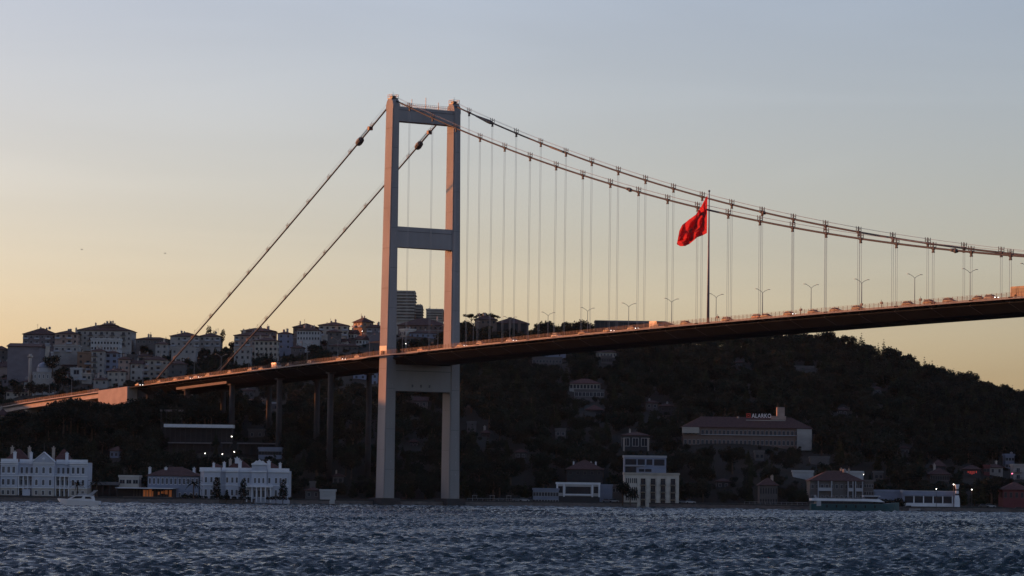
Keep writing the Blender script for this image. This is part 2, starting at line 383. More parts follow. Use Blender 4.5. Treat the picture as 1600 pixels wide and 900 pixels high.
# footway widening round the legs
for sgn in (-1, 1):
    w = MB(); pts = [(-26, 16.4), (-18, 16.6), (-9, 18.9), (9, 18.9), (18, 16.6), (26, 16.4)]
    inn = [(-26, 14.2), (-18, 14.2), (-9, 14.2), (9, 14.2), (18, 14.2), (26, 14.2)]
    ed = MB()
    for k in range(5):
        (a, ya), (b, yb) = pts[k], pts[k+1]
        i0, i1 = (18.05 if -9 <= a < 9 else 14.2), (18.05 if -9 <= a < 9 else 14.2)
        P = [(a, sgn*i0), (b, sgn*i1), (b, sgn*yb), (a, sgn*ya)]
        if sgn < 0: P.reverse()
        w.hexa([(x, y, zd(x)-.62) for x, y in P]+[(x, y, zd(x)-.36) for x, y in P])
        P = [(a, sgn*ya), (b, sgn*yb), (b, sgn*(yb+.35)), (a, sgn*(ya+.35))]
        if sgn < 0: P.reverse()
        ed.hexa([(x, y, zd(x)-.47) for x, y in P]+[(x, y, zd(x)+.07) for x, y in P])
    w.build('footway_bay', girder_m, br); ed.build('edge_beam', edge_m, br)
# railings, one panel per segment
for i, (a, b) in enumerate(zip(segs[:-1], segs[1:])):
    for sgn in (-1, 1):
        o = MB(); n = 8
        if abs((a+b)/2) < 20 :
            yf = lambda s: sgn*float(np.interp(s, [-26, -18, -9, 9, 18, 26], [16.6, 16.8, 19.1, 19.1, 16.8, 16.6]))
        else: yf = lambda s: sgn*16.6
        for k in range(n):
            s = a+(b-a)*(k+.5)/n; y = yf(s); z = zd(s)
            o.box(s-.06, s+.06, y-.06, y+.06, z+.07, z+1.75)
            for q_ in range(1, 5):
                s2 = s+(b-a)/n*q_/5; 
                if q_ < 5: o.box(s2-.022, s2+.022, y-.02, y+.02, z+.2, z+1.35)
            sa, sb = a+(b-a)*k/n, a+(b-a)*(k+1)/n
            for h, t in ((.35, .06), (.85, .05), (1.3, .07), (1.68, .05)):
                o.hexa([(sa, yf(sa)-.04, zd(sa)+h), (sb, yf(sb)-.04, zd(sb)+h), (sb, yf(sb)+.04, zd(sb)+h), (sa, yf(sa)+.04, zd(sa)+h),
                        (sa, yf(sa)-.04, zd(sa)+h+t), (sb, yf(sb)-.04, zd(sb)+h+t), (sb, yf(sb)+.04, zd(sb)+h+t), (sa, yf(sa)+.04, zd(sa)+h+t)])
        o.build('railing_panel', rail_m, br)
    # inner crash barrier
    for y in (-13.0, 13.0):
        o = MB()
        for k in range(6):
            s = a+(b-a)*(k+.5)/6; o.box(s-.08, s+.08, y-.06, y+.06, zd(s)-.34, zd(s)+.62)
        for h in (.15, .5): o.hexa([(a+.01, y-.1, zd(a)+h), (b-.01, y-.1, zd(b)+h), (b-.01, y+.1, zd(b)+h), (a+.01, y+.1, zd(a)+h), (a+.01, y-.1, zd(a)+h+.22), (b-.01, y-.1, zd(b)+h+.22), (b-.01, y+.1, zd(b)+h+.22), (a+.01, y+.1, zd(a)+h+.22)])
        o.build('crash_barrier', lamp_metal, br)

def cable(y, f, s0, s1, name, r=.33, n=70, mt=cable_m):
    o = MB(); ss = np.linspace(s0, s1, n); o.tube([(s, y, f(s)) for s in ss], r, 8); ob = o.build(name, mt, br, True)
    h = MB()
    for dy in (-.45, .45): h.tube([(s, y+dy, f(s)+1.45) for s in np.linspace(s0+(3 if s0 == 0 else 0), s1-(0 if s0 == 0 else 3), n//2)], .045, 4)
    h.build('hand_rope', hanger_m, ob)
    return ob
def clamp_mesh(slope, low=True):
    o = MB(); c, s_ = math.cos(slope), math.sin(slope)
    def T(x, z): return (x*c-z*s_, x*s_+z*c)
    o.tube([(-.75*c, 0, -.75*s_), (.75*c, 0, .75*s_)], .48, 10)
    for x in (-.75, .75):
        for dy in (-.45, .45): o.box(x*c-.08, x*c+.08, dy-.08, dy+.08, x*s_+.3, x*s_+1.9)
        o.box(x*c-.06, x*c+.06, -.45, .45, x*s_+1.15, x*s_+1.25)
    o.box(-.85, .85, -.5, -.4, .9, 1.0); o.box(-.85, .85, .4, .5, .9, 1.0)
    if low: o.box(-.42, .42, -.18, .18, -1.15, -.3); o.box(-.5, .5, -.24, .24, -1.45, -1.1)
    return o
hang_u = MB(); 
for dx in (-.42, .42): hang_u.tube([(dx, 0, 0), (dx, 0, 1)], .05, 6)
hang_u = hang_u.mesh('hanger', [hanger_m])
for y in (-14.0, 14.0):
    cb = cable(y, zc, 0, 560, 'main_cable'); bs = cable(y, zb, -212, 0, 'backstay_cable', .33, 30)
    for k in range(31):
        s = S0+SEG*k; sl = math.atan(2*3.1866e-4*(s-537))
        o = clamp_mesh(sl).build('cable_clamp', cable_m, cb); o.location = (s, y, zc(s))
        zt, zl = zc(s)-1.4, zd(s)-.4
        put('hanger', hang_u, br, (s, y, zl), None, (1, 1, zt-zl))
        if k: 
            an = MB(); an.box(-.7, .7, -.3, .3, -.3, .9); a_ = an.build('hanger_anchor', girder_m, br); a_.location = (s, y, zd(s)-.2)
    for k in range(1, 12):
        s = -212*k/12; sl = math.atan((zb(s+.5)-zb(s-.5)))
        o = clamp_mesh(sl, False).build('cable_clamp', cabled_m, bs); o.location = (s, y, zb(s)); o.scale = (.8, .8, .8)
sl_ = MB(); ss = np.linspace(18, 31, 8); sl_.tube([(s, 14, zc(s)-.05) for s in ss], [.38, .45, .55, .62, .72, .8, .8, .45], 10)
sl_.build('cable_sleeve', cabled_m, br, True)
sl_ = MB(); ss = np.linspace(73, 84, 5); sl_.tube([(s, 14, zc(s)) for s in ss], .42, 8); sl_.build('cable_sleeve', cabled_m, br, True)
for y, ss_ in ((-14, (166, 343)), (14, (208,))):
    for s in ss_:
        g_ = MB(); g_.tube([(s, y, zc(s)), (s+2.2, y, zc(s+2.2))], [.45, .7], 8); g_.tube([(s+2.2, y, zc(s+2.2)-.1), (s+3.4, y, zc(s+3.4)-.1)], [.8, .5], 8); g_.build('cable_sleeve', cable_m, br, True)
# side span piers
for s in (-55.5, -100.5, -144.5, -189):
    for y, rr in ((-10, 1.25), (8.5, 1.2)):
        gz = gh(*B(s, y)[:2])-1
        o = MB(); o.tube([(s, y, gz), (s, y, zd(s)-4.3)], [rr*1.05, rr*.95], 12); pi = o.build('pier', concrete_d, br, True)
        c_ = MB(); c_.box(s-1.5, s+1.5, y-1.6, y+1.6, zd(s)-4.3, zd(s)-3.66); c_.build('pier_cap', concrete_d, pi)
VIS += [(434, 442, 668, 1320), (513, 521, 718, 1290), (570, 577, 745, 1300), (490, 496, 655, 1340), (360, 366, 620, 1360)]
# anchorage block at the end of the side span
o = MB()
o.loft([[(s, -17.2, z0) for z0 in ()] for s in ()]) if False else None
gz = 34
zt = lambda s: zd(s)+.35
o.hexa([(-268, -17.2, gz), (-236.5, -17.2, gz), (-236.5, 17.2, gz), (-268, 17.2, gz), (-268, -17.2, zt(-268)), (-236.5, -17.2, zt(-236.5)), (-236.5, 17.2, zt(-236.5)), (-268, 17.2, zt(-268))])
ab = o.build('anchorage_block', concrete, br)
o = MB(); o.hexa([(-236.4, -12, gz), (-226, -12, gz), (-226, 12, gz), (-236.4, 12, gz), (-236.4, -12, zd(-236)-.5), (-226, -12, zd(-226)-4), (-226, 12, zd(-226)-4), (-236.4, 12, zd(-236)-.5)])
o.build('abutment', concrete_d, ab)
o = MB(); o.hexa([(-236.4, -16.6, zd(-236)-.4), (segs[0]-.05, -16.6, zd(segs[0])-.4), (segs[0]-.05, 16.6, zd(segs[0])-.4), (-236.4, 16.6, zd(-236)-.4), (-236.4, -16.6, zd(-236)), (segs[0]-.05, -16.6, zd(segs[0])), (segs[0]-.05, 16.6, zd(segs[0])), (-236.4, 16.6, zd(-236))]) 
o.build('end_slab', girder_m, br)
VIS += [(155, 202, 624, 1440)]
for a, b in ((-196, -183.5), (-183.4, -171), (-170.9, -158.5), (-158.4, -146.5)):
    o = MB(); o.hexa([(a, -11.9, zd(a)-3.5), (b, -11.9, zd(b)-3.5), (b, -11.7, zd(b)-3.5), (a, -11.7, zd(a)-3.5), (a, -12.1, zd(a)-1.9), (b, -12.1, zd(b)-1.9), (b, -11.9, zd(b)-1.9), (a, -11.9, zd(a)-1.9)])
    o.build('lit_strip_plate', edge_m, br)  # pale upright plates added to stand out as a sunlit strip along the girder
# gantries hanging on the back stays
for y, lab in ((-14, 'dark cable inspection gantry on the near backstay left of the tower'), (14, 'dark cable inspection gantry on the far backstay between the tower legs')):
    s = -27.5 if y < 0 else -27; g = thing('cable_gantry', lab, 'gantry', B(s, y, zb(s)), BROT, 'inspection gantries on the backstays')
    sl = math.atan(zb(s+.5)-zb(s-.5)); g.rotation_euler = (0, 0, BROT)
    dd = Vector((math.cos(sl), 0, math.sin(sl)))
    o = MB(); o.tube([dd*-2.4, dd*-1.5, dd*0, dd*1.6, dd*2.6], [.5, 1.25, 1.5, 1.3, .6], 9); o.build('cage', dark_metal, g)
    o = MB()
    for dy in (-.55, .55): o.tube([dd*2.5+Vector((-.3, dy, .6)), dd*10+Vector((-.3, dy, .6))], .16, 4)
    for k in range(9): o.box(*(lambda q: (q.x-.4, q.x-.2, -.6, .6, q.z+.5, q.z+.62))(dd*(3+k*.8)))
    o.build('ladder', cable_m, g)
    o = MB(); q_ = dd*9.6; o.box(q_.x-.7, q_.x+.7, -.9, .9, q_.z-.5, q_.z+1.0); o.build('winch', rail_m, g)

# approach viaduct further left
va = thing('approach_viaduct', 'sunlit concrete approach viaduct left of the square anchorage block', 'viaduct', B(-268, 0, 0), BROT)
o = MB(); e = MB(); r2 = MB()
for k in range(13):
    a, b = -268.3-18*k, -268.3-18*(k+1)+.06
    zz = lambda s: zd(s) if s > -360 else zd(-360)-.062*(-360-s)
    L_ = lambda y0, y1, z0, z1, o_: o_.hexa([(b+268, y0, zz(b)+z0), (a+268, y0, zz(a)+z0), (a+268, y1, zz(a)+z0), (b+268, y1, zz(b)+z0), (b+268, y0, zz(b)+z1), (a+268, y0, zz(a)+z1), (a+268, y1, zz(a)+z1), (b+268, y1, zz(b)+z1)])
    g = MB(); L_(-15.5, 15.5, -2.9, -.5, g); g.build('beam', light_c, va)
    g = MB(); L_(-16.9, 16.9, -.48, 0, g); g.build('deck_slab', light_c, va)
    g = MB()
    for y in (-16.7, 16.7):
        for h in (.4, .8, 1.2): L_(y-.05, y+.05, h, h+.08, g)
        for j in range(8):
            s = a-(j+.5)*18/8; g.box(s+268-.08, s+268+.08, y-.08, y+.08, zz(s), zz(s)+1.35)
    g.build('railing', rail_m, va)
    if k % 2 == 1:
        g = MB()
        for y in (-10, 10): 
            gz = gh(*B(a, y)[:2])-1; g.box(a+268-1.6, a+268+1.6, y-2.6, y+2.6, gz, zz(a)-2.9)
        g.box(a+268-1.9, a+268+1.9, -14.5, 14.5, zz(a)-4.2, zz(a)-2.95); g.build('pier', concrete, va)
VIS += [(0, 60, 634, 1500), (60, 157, 620, 1480)]

# ---------------------------------------------------------------- lamp posts on the deck
lp = thing('street_lamp', '', 'street lamp', (0, 0, 0), 0, 'twin-arm lamp posts along the bridge deck')
o = MB(); o.tube([(0, 0, -.3), (0, 0, 10.6)], [.15, .09], 6); o.build('pole', lamp_metal, lp)
o = MB(); 
for sx in (-1, 1): o.tube([(0, 0, 10.5), (0, sx*.9, 11.2), (0, sx*2.3, 11.75)], .075, 5)
o.build('arms', lamp_metal, lp)
for sx in (-1, 1):
    o = MB(); o.box(-.18, .18, min(sx*2.2, sx*3.1), max(sx*2.2, sx*3.1), 11.7, 11.86); o.build('lantern', lamp_metal, lp)
lam_s = [-14.1-26.85*k for k in range(14)]; lam_r = [13.9+26.85*k for k in range(14)]
fl = True
for side, lst in (('left', lam_s), ('right', lam_r)):
    for k, s in enumerate(lst):
        l = lp if fl else copy_tree(lp); fl = False
        z_ = zd(s) if s > -360 else zd(-360)-.062*(-360-s)
        l.location = B(s, 0, z_); l.rotation_euler = (0, 0, BROT)
        tag(l, '%s twin-arm lamp post along the bridge deck, counted %s from the near tower leg' % (ORD[k], 'leftward' if side == 'left' else 'rightward'), 'street lamp')

# ---------------------------------------------------------------- flag pole and flag
fs = s_of(1106, -13.2)
fpole = thing('flagpole', 'tall steel flagpole standing on the bridge deck right of the tower', 'flagpole', B(fs, -13.2, 0), BROT)
ztop = 110.6; zb0 = zd(fs)
o = MB(); o.tube([(0, 0, zb0-.3), (0, 0, zb0+20), (0, 0, ztop)], [.5, .36, .17], 10); o.build('pole', mat('flagpole steel', (.22, .16, .17), .5), fpole, True)
o = MB(); o.lathe([(.05, ztop-.1), (.38, ztop+.15), (.38, ztop+.5), (.05, ztop+.75)], 8); o.build('finial', lamp_metal, fpole)
o = MB(); o.box(-.8, .8, -.8, .8, zb0-.34, zb0+.5); o.build('base_plate', steel_d, fpole)
YF = B(fs, -13.2)[1]
red = bpy.data.materials.new('red flag cloth'); red.use_nodes = True
def cloth(name, c1, c2, tw):
    M = bpy.data.materials.new(name); M.use_nodes = True; n = M.node_tree; N = n.nodes; N.clear(); L = n.links
    o_ = N.new('ShaderNodeOutputMaterial'); d = N.new('ShaderNodeBsdfDiffuse'); t = N.new('ShaderNodeBsdfTranslucent'); mx = N.new('ShaderNodeMixShader')
    nz = N.new('ShaderNodeTexNoise'); nz.inputs['Scale'].default_value = 1.5; tc = N.new('ShaderNodeTexCoord'); L.new(tc.outputs['Object'], nz.inputs[0])
    rp = N.new('ShaderNodeMix'); rp.data_type = 'RGBA'; rp.inputs[6].default_value = (*c1, 1); rp.inputs[7].default_value = (*c2, 1); L.new(nz.outputs[0], rp.inputs[0])
    L.new(rp.outputs[2], d.inputs[0]); L.new(rp.outputs[2], t.inputs[0]); mx.inputs[0].default_value = tw
    L.new(d.outputs[0], mx.inputs[1]); L.new(t.outputs[0], mx.inputs[2]); L.new(mx.outputs[0], o_.inputs[0]); return M
red = cloth('red flag cloth', (.60, .045, .05), (.52, .035, .04), .55)
dull = cloth('white crescent cloth with shade in colour', (.36, .09, .09), (.28, .07, .07), .3)  # crescent and star are white; their backlit shade is put into this colour
TOPC = [(0, 1105.4, 305), (.12, 1102, 310), (.3, 1096, 322), (.5, 1087.5, 335), (.62, 1077, 342), (.8, 1066, 352), (.9, 1061.5, 361), (1, 1060, 368)]
BOTC = [(0, 1104.6, 364), (.2, 1098, 368), (.35, 1089, 371), (.5, 1083, 376), (.65, 1077, 382), (.8, 1071, 384.5), (.9, 1063, 384), (1, 1057.5, 381)]
def flagP(u, v, off=0):
    tx, ty = interp(u, [(a, b) for a, b, c in TOPC]), interp(u, [(a, c) for a, b, c in TOPC])
    bx, by = interp(u, [(a, b) for a, b, c in BOTC]), interp(u, [(a, c) for a, b, c in BOTC])
    px, py = tx+(bx-tx)*v, ty+(by-ty)*v
    if 0 < u: py += .9*math.sin(u*13+v*2)*u*(.3 if 0 < v < 1 else 1)
    dep = (1.9*math.sin(u*15-v*5.0) + 1.0*math.sin(u*29+v*9) + .7*math.sin(u*9-v*17))*min(1, u*3)*(.45+.55*u) - 4.5*u
    P = at(px, py, YF+dep+off); return P
fr = MB(); NU, NV = 90, 44
b0 = 0
grid = [[flagP(i/NU, j/NV) for j in range(NV+1)] for i in range(NU+1)]
fv = [tuple(p_) for r in grid for p_ in r]
ff = [(i*(NV+1)+j, (i+1)*(NV+1)+j, (i+1)*(NV+1)+j+1, i*(NV+1)+j+1) for i in range(NU) for j in range(NV)]
fme = bpy.data.meshes.new('flag'); org = B(fs, -13.2, 100)
fv = [(a-org.x, b-org.y, c-org.z) for a, b, c in fv]
fme.from_pydata(fv, [], ff); fme.materials.append(red); fme.polygons.foreach_set('use_smooth', [True]*len(ff))
flag = tag(put('flag', fme, None, org), 'huge red flag with dark crescent and star drooping from the flagpole', 'flag')
def flagmesh(name, polys):
    for off in (-.09, .09):
        o = MB()
        for poly in polys: o.face([Vector(flagP(min(max(u, 0.01), 1), v, off))-org for u, v in poly])
        ob = o.build(name, dull, flag)
cr = []
nseg = 28; ac = 0.62
for k in range(nseg):
    def pt(t, which):
        th = ac+t*(2*math.pi-2*ac)
        ox, oy = .335+.27*math.cos(th)*.75, .5+.27*1.0*math.sin(th)
        a2 = math.pi*.34+t*(2*math.pi-2*math.pi*.34)
        ix, iy = .37+.215*math.cos(a2)*.75, .5+.215*math.sin(a2)
        return (ox, oy) if which else (ix, iy)
    cr.append([pt(k/nseg, 1), pt((k+1)/nseg, 1), pt((k+1)/nseg, 0), pt(k/nseg, 0)])
flagmesh('crescent', cr)
st = []
for k in range(10):
    def sp(q): 
        r = .13 if q % 2 == 0 else .05; a = math.pi+q*math.pi/5; return (.60+r*.75*math.cos(a), .5+r*math.sin(a))
    st.append([(.60, .5), sp(k), sp(k+1)])
flagmesh('star', st)

# ---------------------------------------------------------------- vehicles
def paint(name, c): return mat(name, c, .4, .05, 1, spec=.25)
PA = dict(white=paint('white car paint', (.36, .38, .40)), silver=paint('silver car paint', (.15, .16, .18)), red=paint('red car paint', (.22, .02, .02)),
          dark=paint('dark car paint', (.04, .035, .035)), blue=paint('blue car paint', (.05, .08, .18)), grey=paint('grey car paint', (.08, .085, .09)), brown=paint('brown car paint', (.06, .035, .03)))
wheel_me = MB(); wheel_me.tube([(0, -.11, 0), (0, .11, 0)], .32, 10); wheel_me = wheel_me.mesh('wheel', [rubber])
def vehicle(kind, col, s, y, label, d=1, lights=False):
    v = thing({'car': 'car', 'hatch': 'car', 'van': 'van', 'bus': 'bus'}[kind], label, {'car': 'car', 'hatch': 'car', 'van': 'van', 'bus': 'bus'}[kind], B(s, y, zd(s)+.31), BROT+(0 if d > 0 else math.pi)); v.scale = (1.1, 1.1, 1.12)
    W = .9; z0 = .28
    if kind in ('car', 'hatch'):
        P = [(-2.2, .45), (-2.15, .85), (-1.7, .98), (1.05, .92), (1.95, .80), (2.2, .55), (2.15, z0), (-2.15, z0)]
        G = [(-1.75, .97), (-1.15, 1.42), (.25, 1.45), (1.0, .93)] if kind == 'car' else [(-2.1, .95), (-1.85, 1.45), (.3, 1.52), (1.15, .92)]
        wx, wr, ln = (-1.35, 1.35), 1, 2.2
    elif kind == 'van':
        P = [(-2.7, z0+.1), (-2.7, 2.25), (-2.55, 2.35), (1.2, 2.3), (1.9, 1.35), (2.7, 1.1), (2.75, z0)]; P.append((-2.6, z0))
        G = [(.55, 1.4), (.62, 2.0), (1.25, 2.12), (1.78, 1.4)]; wx, wr, ln = (-1.7, 1.8), 1.05, 2.72; W = 1.0
    else:
        P = [(-5.8, .4), (-5.8, 2.95), (-5.6, 3.1), (5.6, 3.1), (5.8, 2.9), (5.85, .4)]; G = [(-5.4, 1.35), (-5.4, 2.6), (5.3, 2.6), (5.3, 1.35)]; wx, wr, ln = (-3.6, 3.9), 1.5, 5.85; W = 1.25
    o = MB(); n = len(P)
    rings = [[(x, sy*(W-(.12 if (z > 1.6 or z < .4) else 0)), z) for x, z in P] for sy in (-1, 1)]
    o.loft(rings); o.build('body', PA[col], v)
    o = MB(); gw = W-.13 if kind in ('car', 'hatch') else W+.012
    if kind in ('car', 'hatch'):
        o.loft([[(x, -gw if z < 1.1 else -gw+.18, z) for x, z in G], [(x, gw if z < 1.1 else gw-.18, z) for x, z in G]]); o.build('windows', glass, v)
        o = MB(); tx = [x for x, z in G if z > 1.3]; zz_ = max(z for x, z in G); o.box(min(tx)+.03, max(tx)-.03, -gw+.2, gw-.2, zz_-.02, zz_+.04); o.build('roof', PA[col], v)
    else:
        for sy in (-1, 1): o.box(G[0][0], G[-1][0], min(sy*gw, sy*(gw-.06)), max(sy*gw, sy*(gw-.06)), G[0][1], G[2][1])
        o.box(ln-.9 if kind == 'van' else ln-.05, ln-.75 if kind == 'van' else ln+.01, -W+.15, W-.15, 1.45, 2.1); o.build('windows', glass, v)
    for x in wx:
        for sy in (-1, 1): put('wheel', wheel_me, v, (x, sy*(W-.06), .32*wr), None, (wr, 1, wr))
    for sy in (-1, 1):
        o = MB(); yy = sy*(W-.3); o.box(ln-.1, ln+.03, yy-.13, yy+.13, .6, .76); o.build('headlight', lit_head if lights else frame_m, v)
        o = MB(); o.box(-ln-.02, -ln+.12, yy-.12, yy+.12, .68, .82); o.build('tail_light', lit_tail if y else rail_m, v)
    return v
VL = [(218, 'car', 'dark', -11.6, 'small dark car entering the bridge at its far left end', 1, 1),
      (252, 'car', 'brown', -11.6, 'brown car just right of where the near backstay meets the deck', 1, 0),
      (277, 'hatch', 'red', -11.6, 'small red hatchback between the two backstay feet, first car right of the brown one', 1, 0),
      (296, 'car', 'silver', -11.6, 'silver car with lit headlights, leftmost of the pair between the backstay feet', 1, 1),
      (309, 'car', 'white', -11.6, 'white car with lit headlights, rightmost of the pair between the backstay feet', 1, 1),
      (328, 'hatch', 'silver', -11.6, 'silver hatchback just left of the far backstay foot', 1, 0),
      (362, 'hatch', 'dark', -11.6, 'dark hatchback just right of the far backstay foot', 1, 0),
      (394, 'hatch', 'silver', -11.6, 'silver hatchback following close behind two cars left of the white van', 1, 0),
      (411, 'car', 'brown', -11.6, 'brown saloon directly left of the white van', 1, 0),
      (432, 'van', 'white', -11.6, 'white van on the left side span, the tallest vehicle there', 1, 0),
      (453, 'car', 'grey', -11.6, 'grey car directly right of the white van', 1, 0),
      (487, 'hatch', 'silver', -11.6, 'silver hatchback midway between the white van and the tower', 1, 0),
      (533, 'car', 'dark', -11.6, 'dark car with lit headlights second left of the near tower leg', 1, 1),
      (561, 'hatch', 'silver', -11.6, 'silver hatchback first left of the near tower leg', 1, 0),
      (660, 'car', 'red', -11.6, 'red car between the two tower legs', 1, 0),
      (722, 'car', 'grey', -11.6, 'grey car with lit headlights just right of the far tower leg', 1, 1),
      (752, 'hatch', 'silver', -11.6, 'silver hatchback second right of the far tower leg', 1, 0),
      (799, 'car', 'white', -11.6, 'white car with lit headlights above the white cubic hillside villa', 1, 1),
      (870, 'hatch', 'white', -11.6, 'white hatchback left of the long dark flat roof on the ridge', 1, 0),
      (912, 'car', 'brown', -11.6, 'brown car left of the single bright headlight', 1, 0),
      (951, 'car', 'dark', -11.6, 'dark car with bright headlights in front of the long flat roof', 1, 1),
      (989, 'car', 'grey', -11.6, 'grey car with lit headlights left of the small white van', 1, 1),
      (1025, 'van', 'silver', -11.6, 'silver van left of the flagpole', 1, 0),
      (1072, 'hatch', 'dark', -11.6, 'dark hatchback directly left of the flagpole foot', 1, 0),
      (1137, 'hatch', 'dark', -11.6, 'dark hatchback first right of the flagpole foot', 1, 0),
      (1184, 'hatch', 'red', -11.6, 'red hatchback second right of the flagpole foot', 1, 0),
      (1198, 'car', 'brown', -11.6, 'brown saloon close behind the red hatchback right of the flagpole', 1, 0),
      (1234, 'hatch', 'brown', -11.6, 'brown hatchback with lit headlights third from the red hatchback', 1, 1),
      (1272, 'car', 'grey', -11.6, 'low grey car below the lamp post over the hill saddle', 1, 0),
      (1306, 'car', 'brown', -11.6, 'brown car where the hill silhouette rises below the deck', 1, 0),
      (1341, 'hatch', 'dark', -11.6, 'dark hatchback beside the lamp post above the hilltop', 1, 0),
      (1420, 'hatch', 'dark', -11.6, 'dark hatchback just left of a lamp post on the right part of the deck', 1, 0),
      (1453, 'hatch', 'brown', -11.6, 'round-backed brown hatchback just right of a lamp post on the right part of the deck', 1, 0),
      (1484, 'hatch', 'grey', -11.6, 'grey hatchback between the brown hatchback and the last lamp post', 1, 0),
      (1530, 'car', 'dark', -11.6, 'dark saloon just right of the last full lamp post', 1, 0),
      (1549, 'hatch', 'silver', -11.6, 'silver hatchback left of the bus at the right edge', 1, 1),
      (1606, 'bus', 'brown', -11.6, 'red-brown bus at the right edge of the deck', 1, 0)]
for px, k, c, y, lab, d, li in VL: vehicle(k, c, s_of(px, y), y, lab, d, bool(li))
for i, px in enumerate((1121, 1251, 1346, 1377, 1438)):      # floodlights on the railing
    s = s_of(px, -15.2); t = thing('floodlight', ['dark floodlight on the deck edge right of the flagpole', 'dark floodlight on the deck edge between red hatchback and low grey car', 'dark floodlight on the deck edge above the hilltop', 'dark floodlight on the deck edge right of the hilltop', 'dark floodlight on the deck edge beside the round-backed hatchback'][i], 'floodlight', B(s, -15.2, zd(s)-.05), BROT, 'floodlights along the deck edge')
    o = MB(); o.box(-.08, .08, -.08, .08, -.3, 1.7); o.build('post', dark_metal, t)
    o = MB(); o.hexa([(-.45, -.3, 1.6), (.45, -.3, 1.6), (.35, .3, 1.6), (-.35, .3, 1.6), (-.5, -.1, 2.3), (.5, -.1, 2.3), (.3, .4, 2.25), (-.3, .4, 2.25)]); o.build('lamp_head', dark_metal, t)
    o = MB(); o.tube([(0, 0, 2.2), (0, 0, 2.9)], .07, 4); o.build('bracket', dark_metal, t)

#@@PART2
# ---------------------------------------------------------------- building kit
def wmesh(name, fr, arched=False, mull=1):
    o = MB(); t = .09
    if not arched:
        o.box(-.5, -.5+t, -.07, .02, 0, 1); o.box(.5-t, .5, -.07, .02, 0, 1); o.box(-.5+t, .5-t, -.07, .02, 0, t*.7); o.box(-.5+t, .5-t, -.07, .02, 1-t*.7, 1)
        if mull: o.box(-.025, .025, -.05, .02, t*.7, 1-t*.7)
        o.face([(-.5+t, -.02, t*.7), (.5-t, -.02, t*.7), (.5-t, -.02, 1-t*.7), (-.5+t, -.02, 1-t*.7)], 1)
    else:
        n = 8; oo = [(-.5, 0), (.5, 0)]+[(.5*math.cos(a), .78+.22*math.sin(a)) for a in [math.pi*k/n for k in range(n+1)]]
        ii = [(-.38, .05), (.38, .05)]+[(.38*math.cos(a), .76+.17*math.sin(a)) for a in [math.pi*k/n for k in range(n+1)]]
        for k in range(len(oo)):
            j = (k+1) % len(oo); o.face([(oo[k][0], -.07, oo[k][1]), (oo[j][0], -.07, oo[j][1]), (ii[j][0], -.07, ii[j][1]), (ii[k][0], -.07, ii[k][1])])
            o.face([(oo[k][0], -.07, oo[k][1]), (oo[k][0], .02, oo[k][1]), (oo[j][0], .02, oo[j][1]), (oo[j][0], -.07, oo[j][1])])
        o.face([(x, -.03, z) for x, z in ii], 1); o.box(-.025, .025, -.05, -.031, .05, .9)
    return o.mesh(name, [fr, glass])
W_std = wmesh('window', frame_m); W_dark = wmesh('window', frame_d); W_arch = wmesh('window', palace_t, True); W_pal = wmesh('window', palace_t)
bal = MB(); bal.box(-.5, .5, -1.2, 0, -.02, .14); 
for x in (-.5, .47): bal.box(x, x+.03, -1.2, 0, .14, 1.05)
bal.box(-.5, .5, -1.2, -1.12, .14, 1.0); bal_me = bal.mesh('balcony', [white_w])
bal2 = MB(); bal2.box(-.5, .5, -1.2, 0, -.02, .14); bal2.box(-.5, .5, -1.2, -1.15, 1.0, 1.08)
for k in range(11): bal2.box(-.5+k*.0985, -.49+k*.0985+.005, -1.19, -1.16, .14, 1.0)
bal2_me = bal2.mesh('balcony', [dark_metal])
chim = MB(); chim.box(-.35, .35, -.35, .35, -1.5, 1.3); chim.box(-.45, .45, -.45, .45, 1.3, 1.5); chim.tube([(0, 0, 1.5), (0, 0, 1.9)], .16, 6); chim_me = chim.mesh('chimney', [concrete])
chim2_me = bpy.data.meshes.new('chimney'); 
o = MB(); o.box(-.55, .55, -.55, .55, -2, 2.6); o.box(-.7, .7, -.7, .7, 2.6, 2.85); o.tube([(0, 0, 2.85), (0, 0, 3.3)], .2, 6); chim2_me = o.mesh('chimney', [palace_t])
ant = MB(); ant.tube([(0, 0, 0), (0, 0, 2.6)], .05, 4)
for z in (1.6, 2.0, 2.4): ant.box(-.6+z*.1, .6-z*.1, -.03, .03, z, z+.05)
ant_me = ant.mesh('antenna', [dark_metal])
dish = MB(); dish.lathe([(.05, 0), (.25, .05), (.45, .18)], 8); dish.tube([(0, 0, 0), (0, 0, -.7)], .05, 4); dish_me = dish.mesh('satellite_dish', [frame_m])
tank = MB(); tank.lathe([(.55, 0), (.6, .1), (.6, 1.1), (.1, 1.35)], 9); tank_me = tank.mesh('water_tank', [lamp_metal])

def groundY(px, yb):
    Y = 1215.
    while Y < 1860:
        P = at(px, yb, Y)
        if P[1] > ashore(P[0])+6 and P[2] < gh(P[0], P[1]): return Y
        Y += 4
    return 1850.
def hiproof(w0, w1, y0, y1, z, h, ov=.7, gable=False):
    o = MB(); a, b, c, d = w0-ov, w1+ov, y0-ov, y1+ov; cy = (c+d)/2; ins = 0 if gable else min((d-c)/2, (b-a)/2-.3)
    p = [(a, c, z), (b, c, z), (b, d, z), (a, d, z)]; r0, r1 = (a+ins, cy, z+h), (b-ins, cy, z+h)
    e = [(x, y, zz-.22) for x, y, zz in p]
    o.face(e[::-1])
    for i in range(4): j = (i+1) % 4; o.face([e[i], e[j], p[j], p[i]])
    o.face([p[0], p[1], r1, r0]); o.face([p[2], p[3], r0, r1]); o.face([p[1], p[2], r1]); o.face([p[3], p[0], r0])
    return o
NH = 0
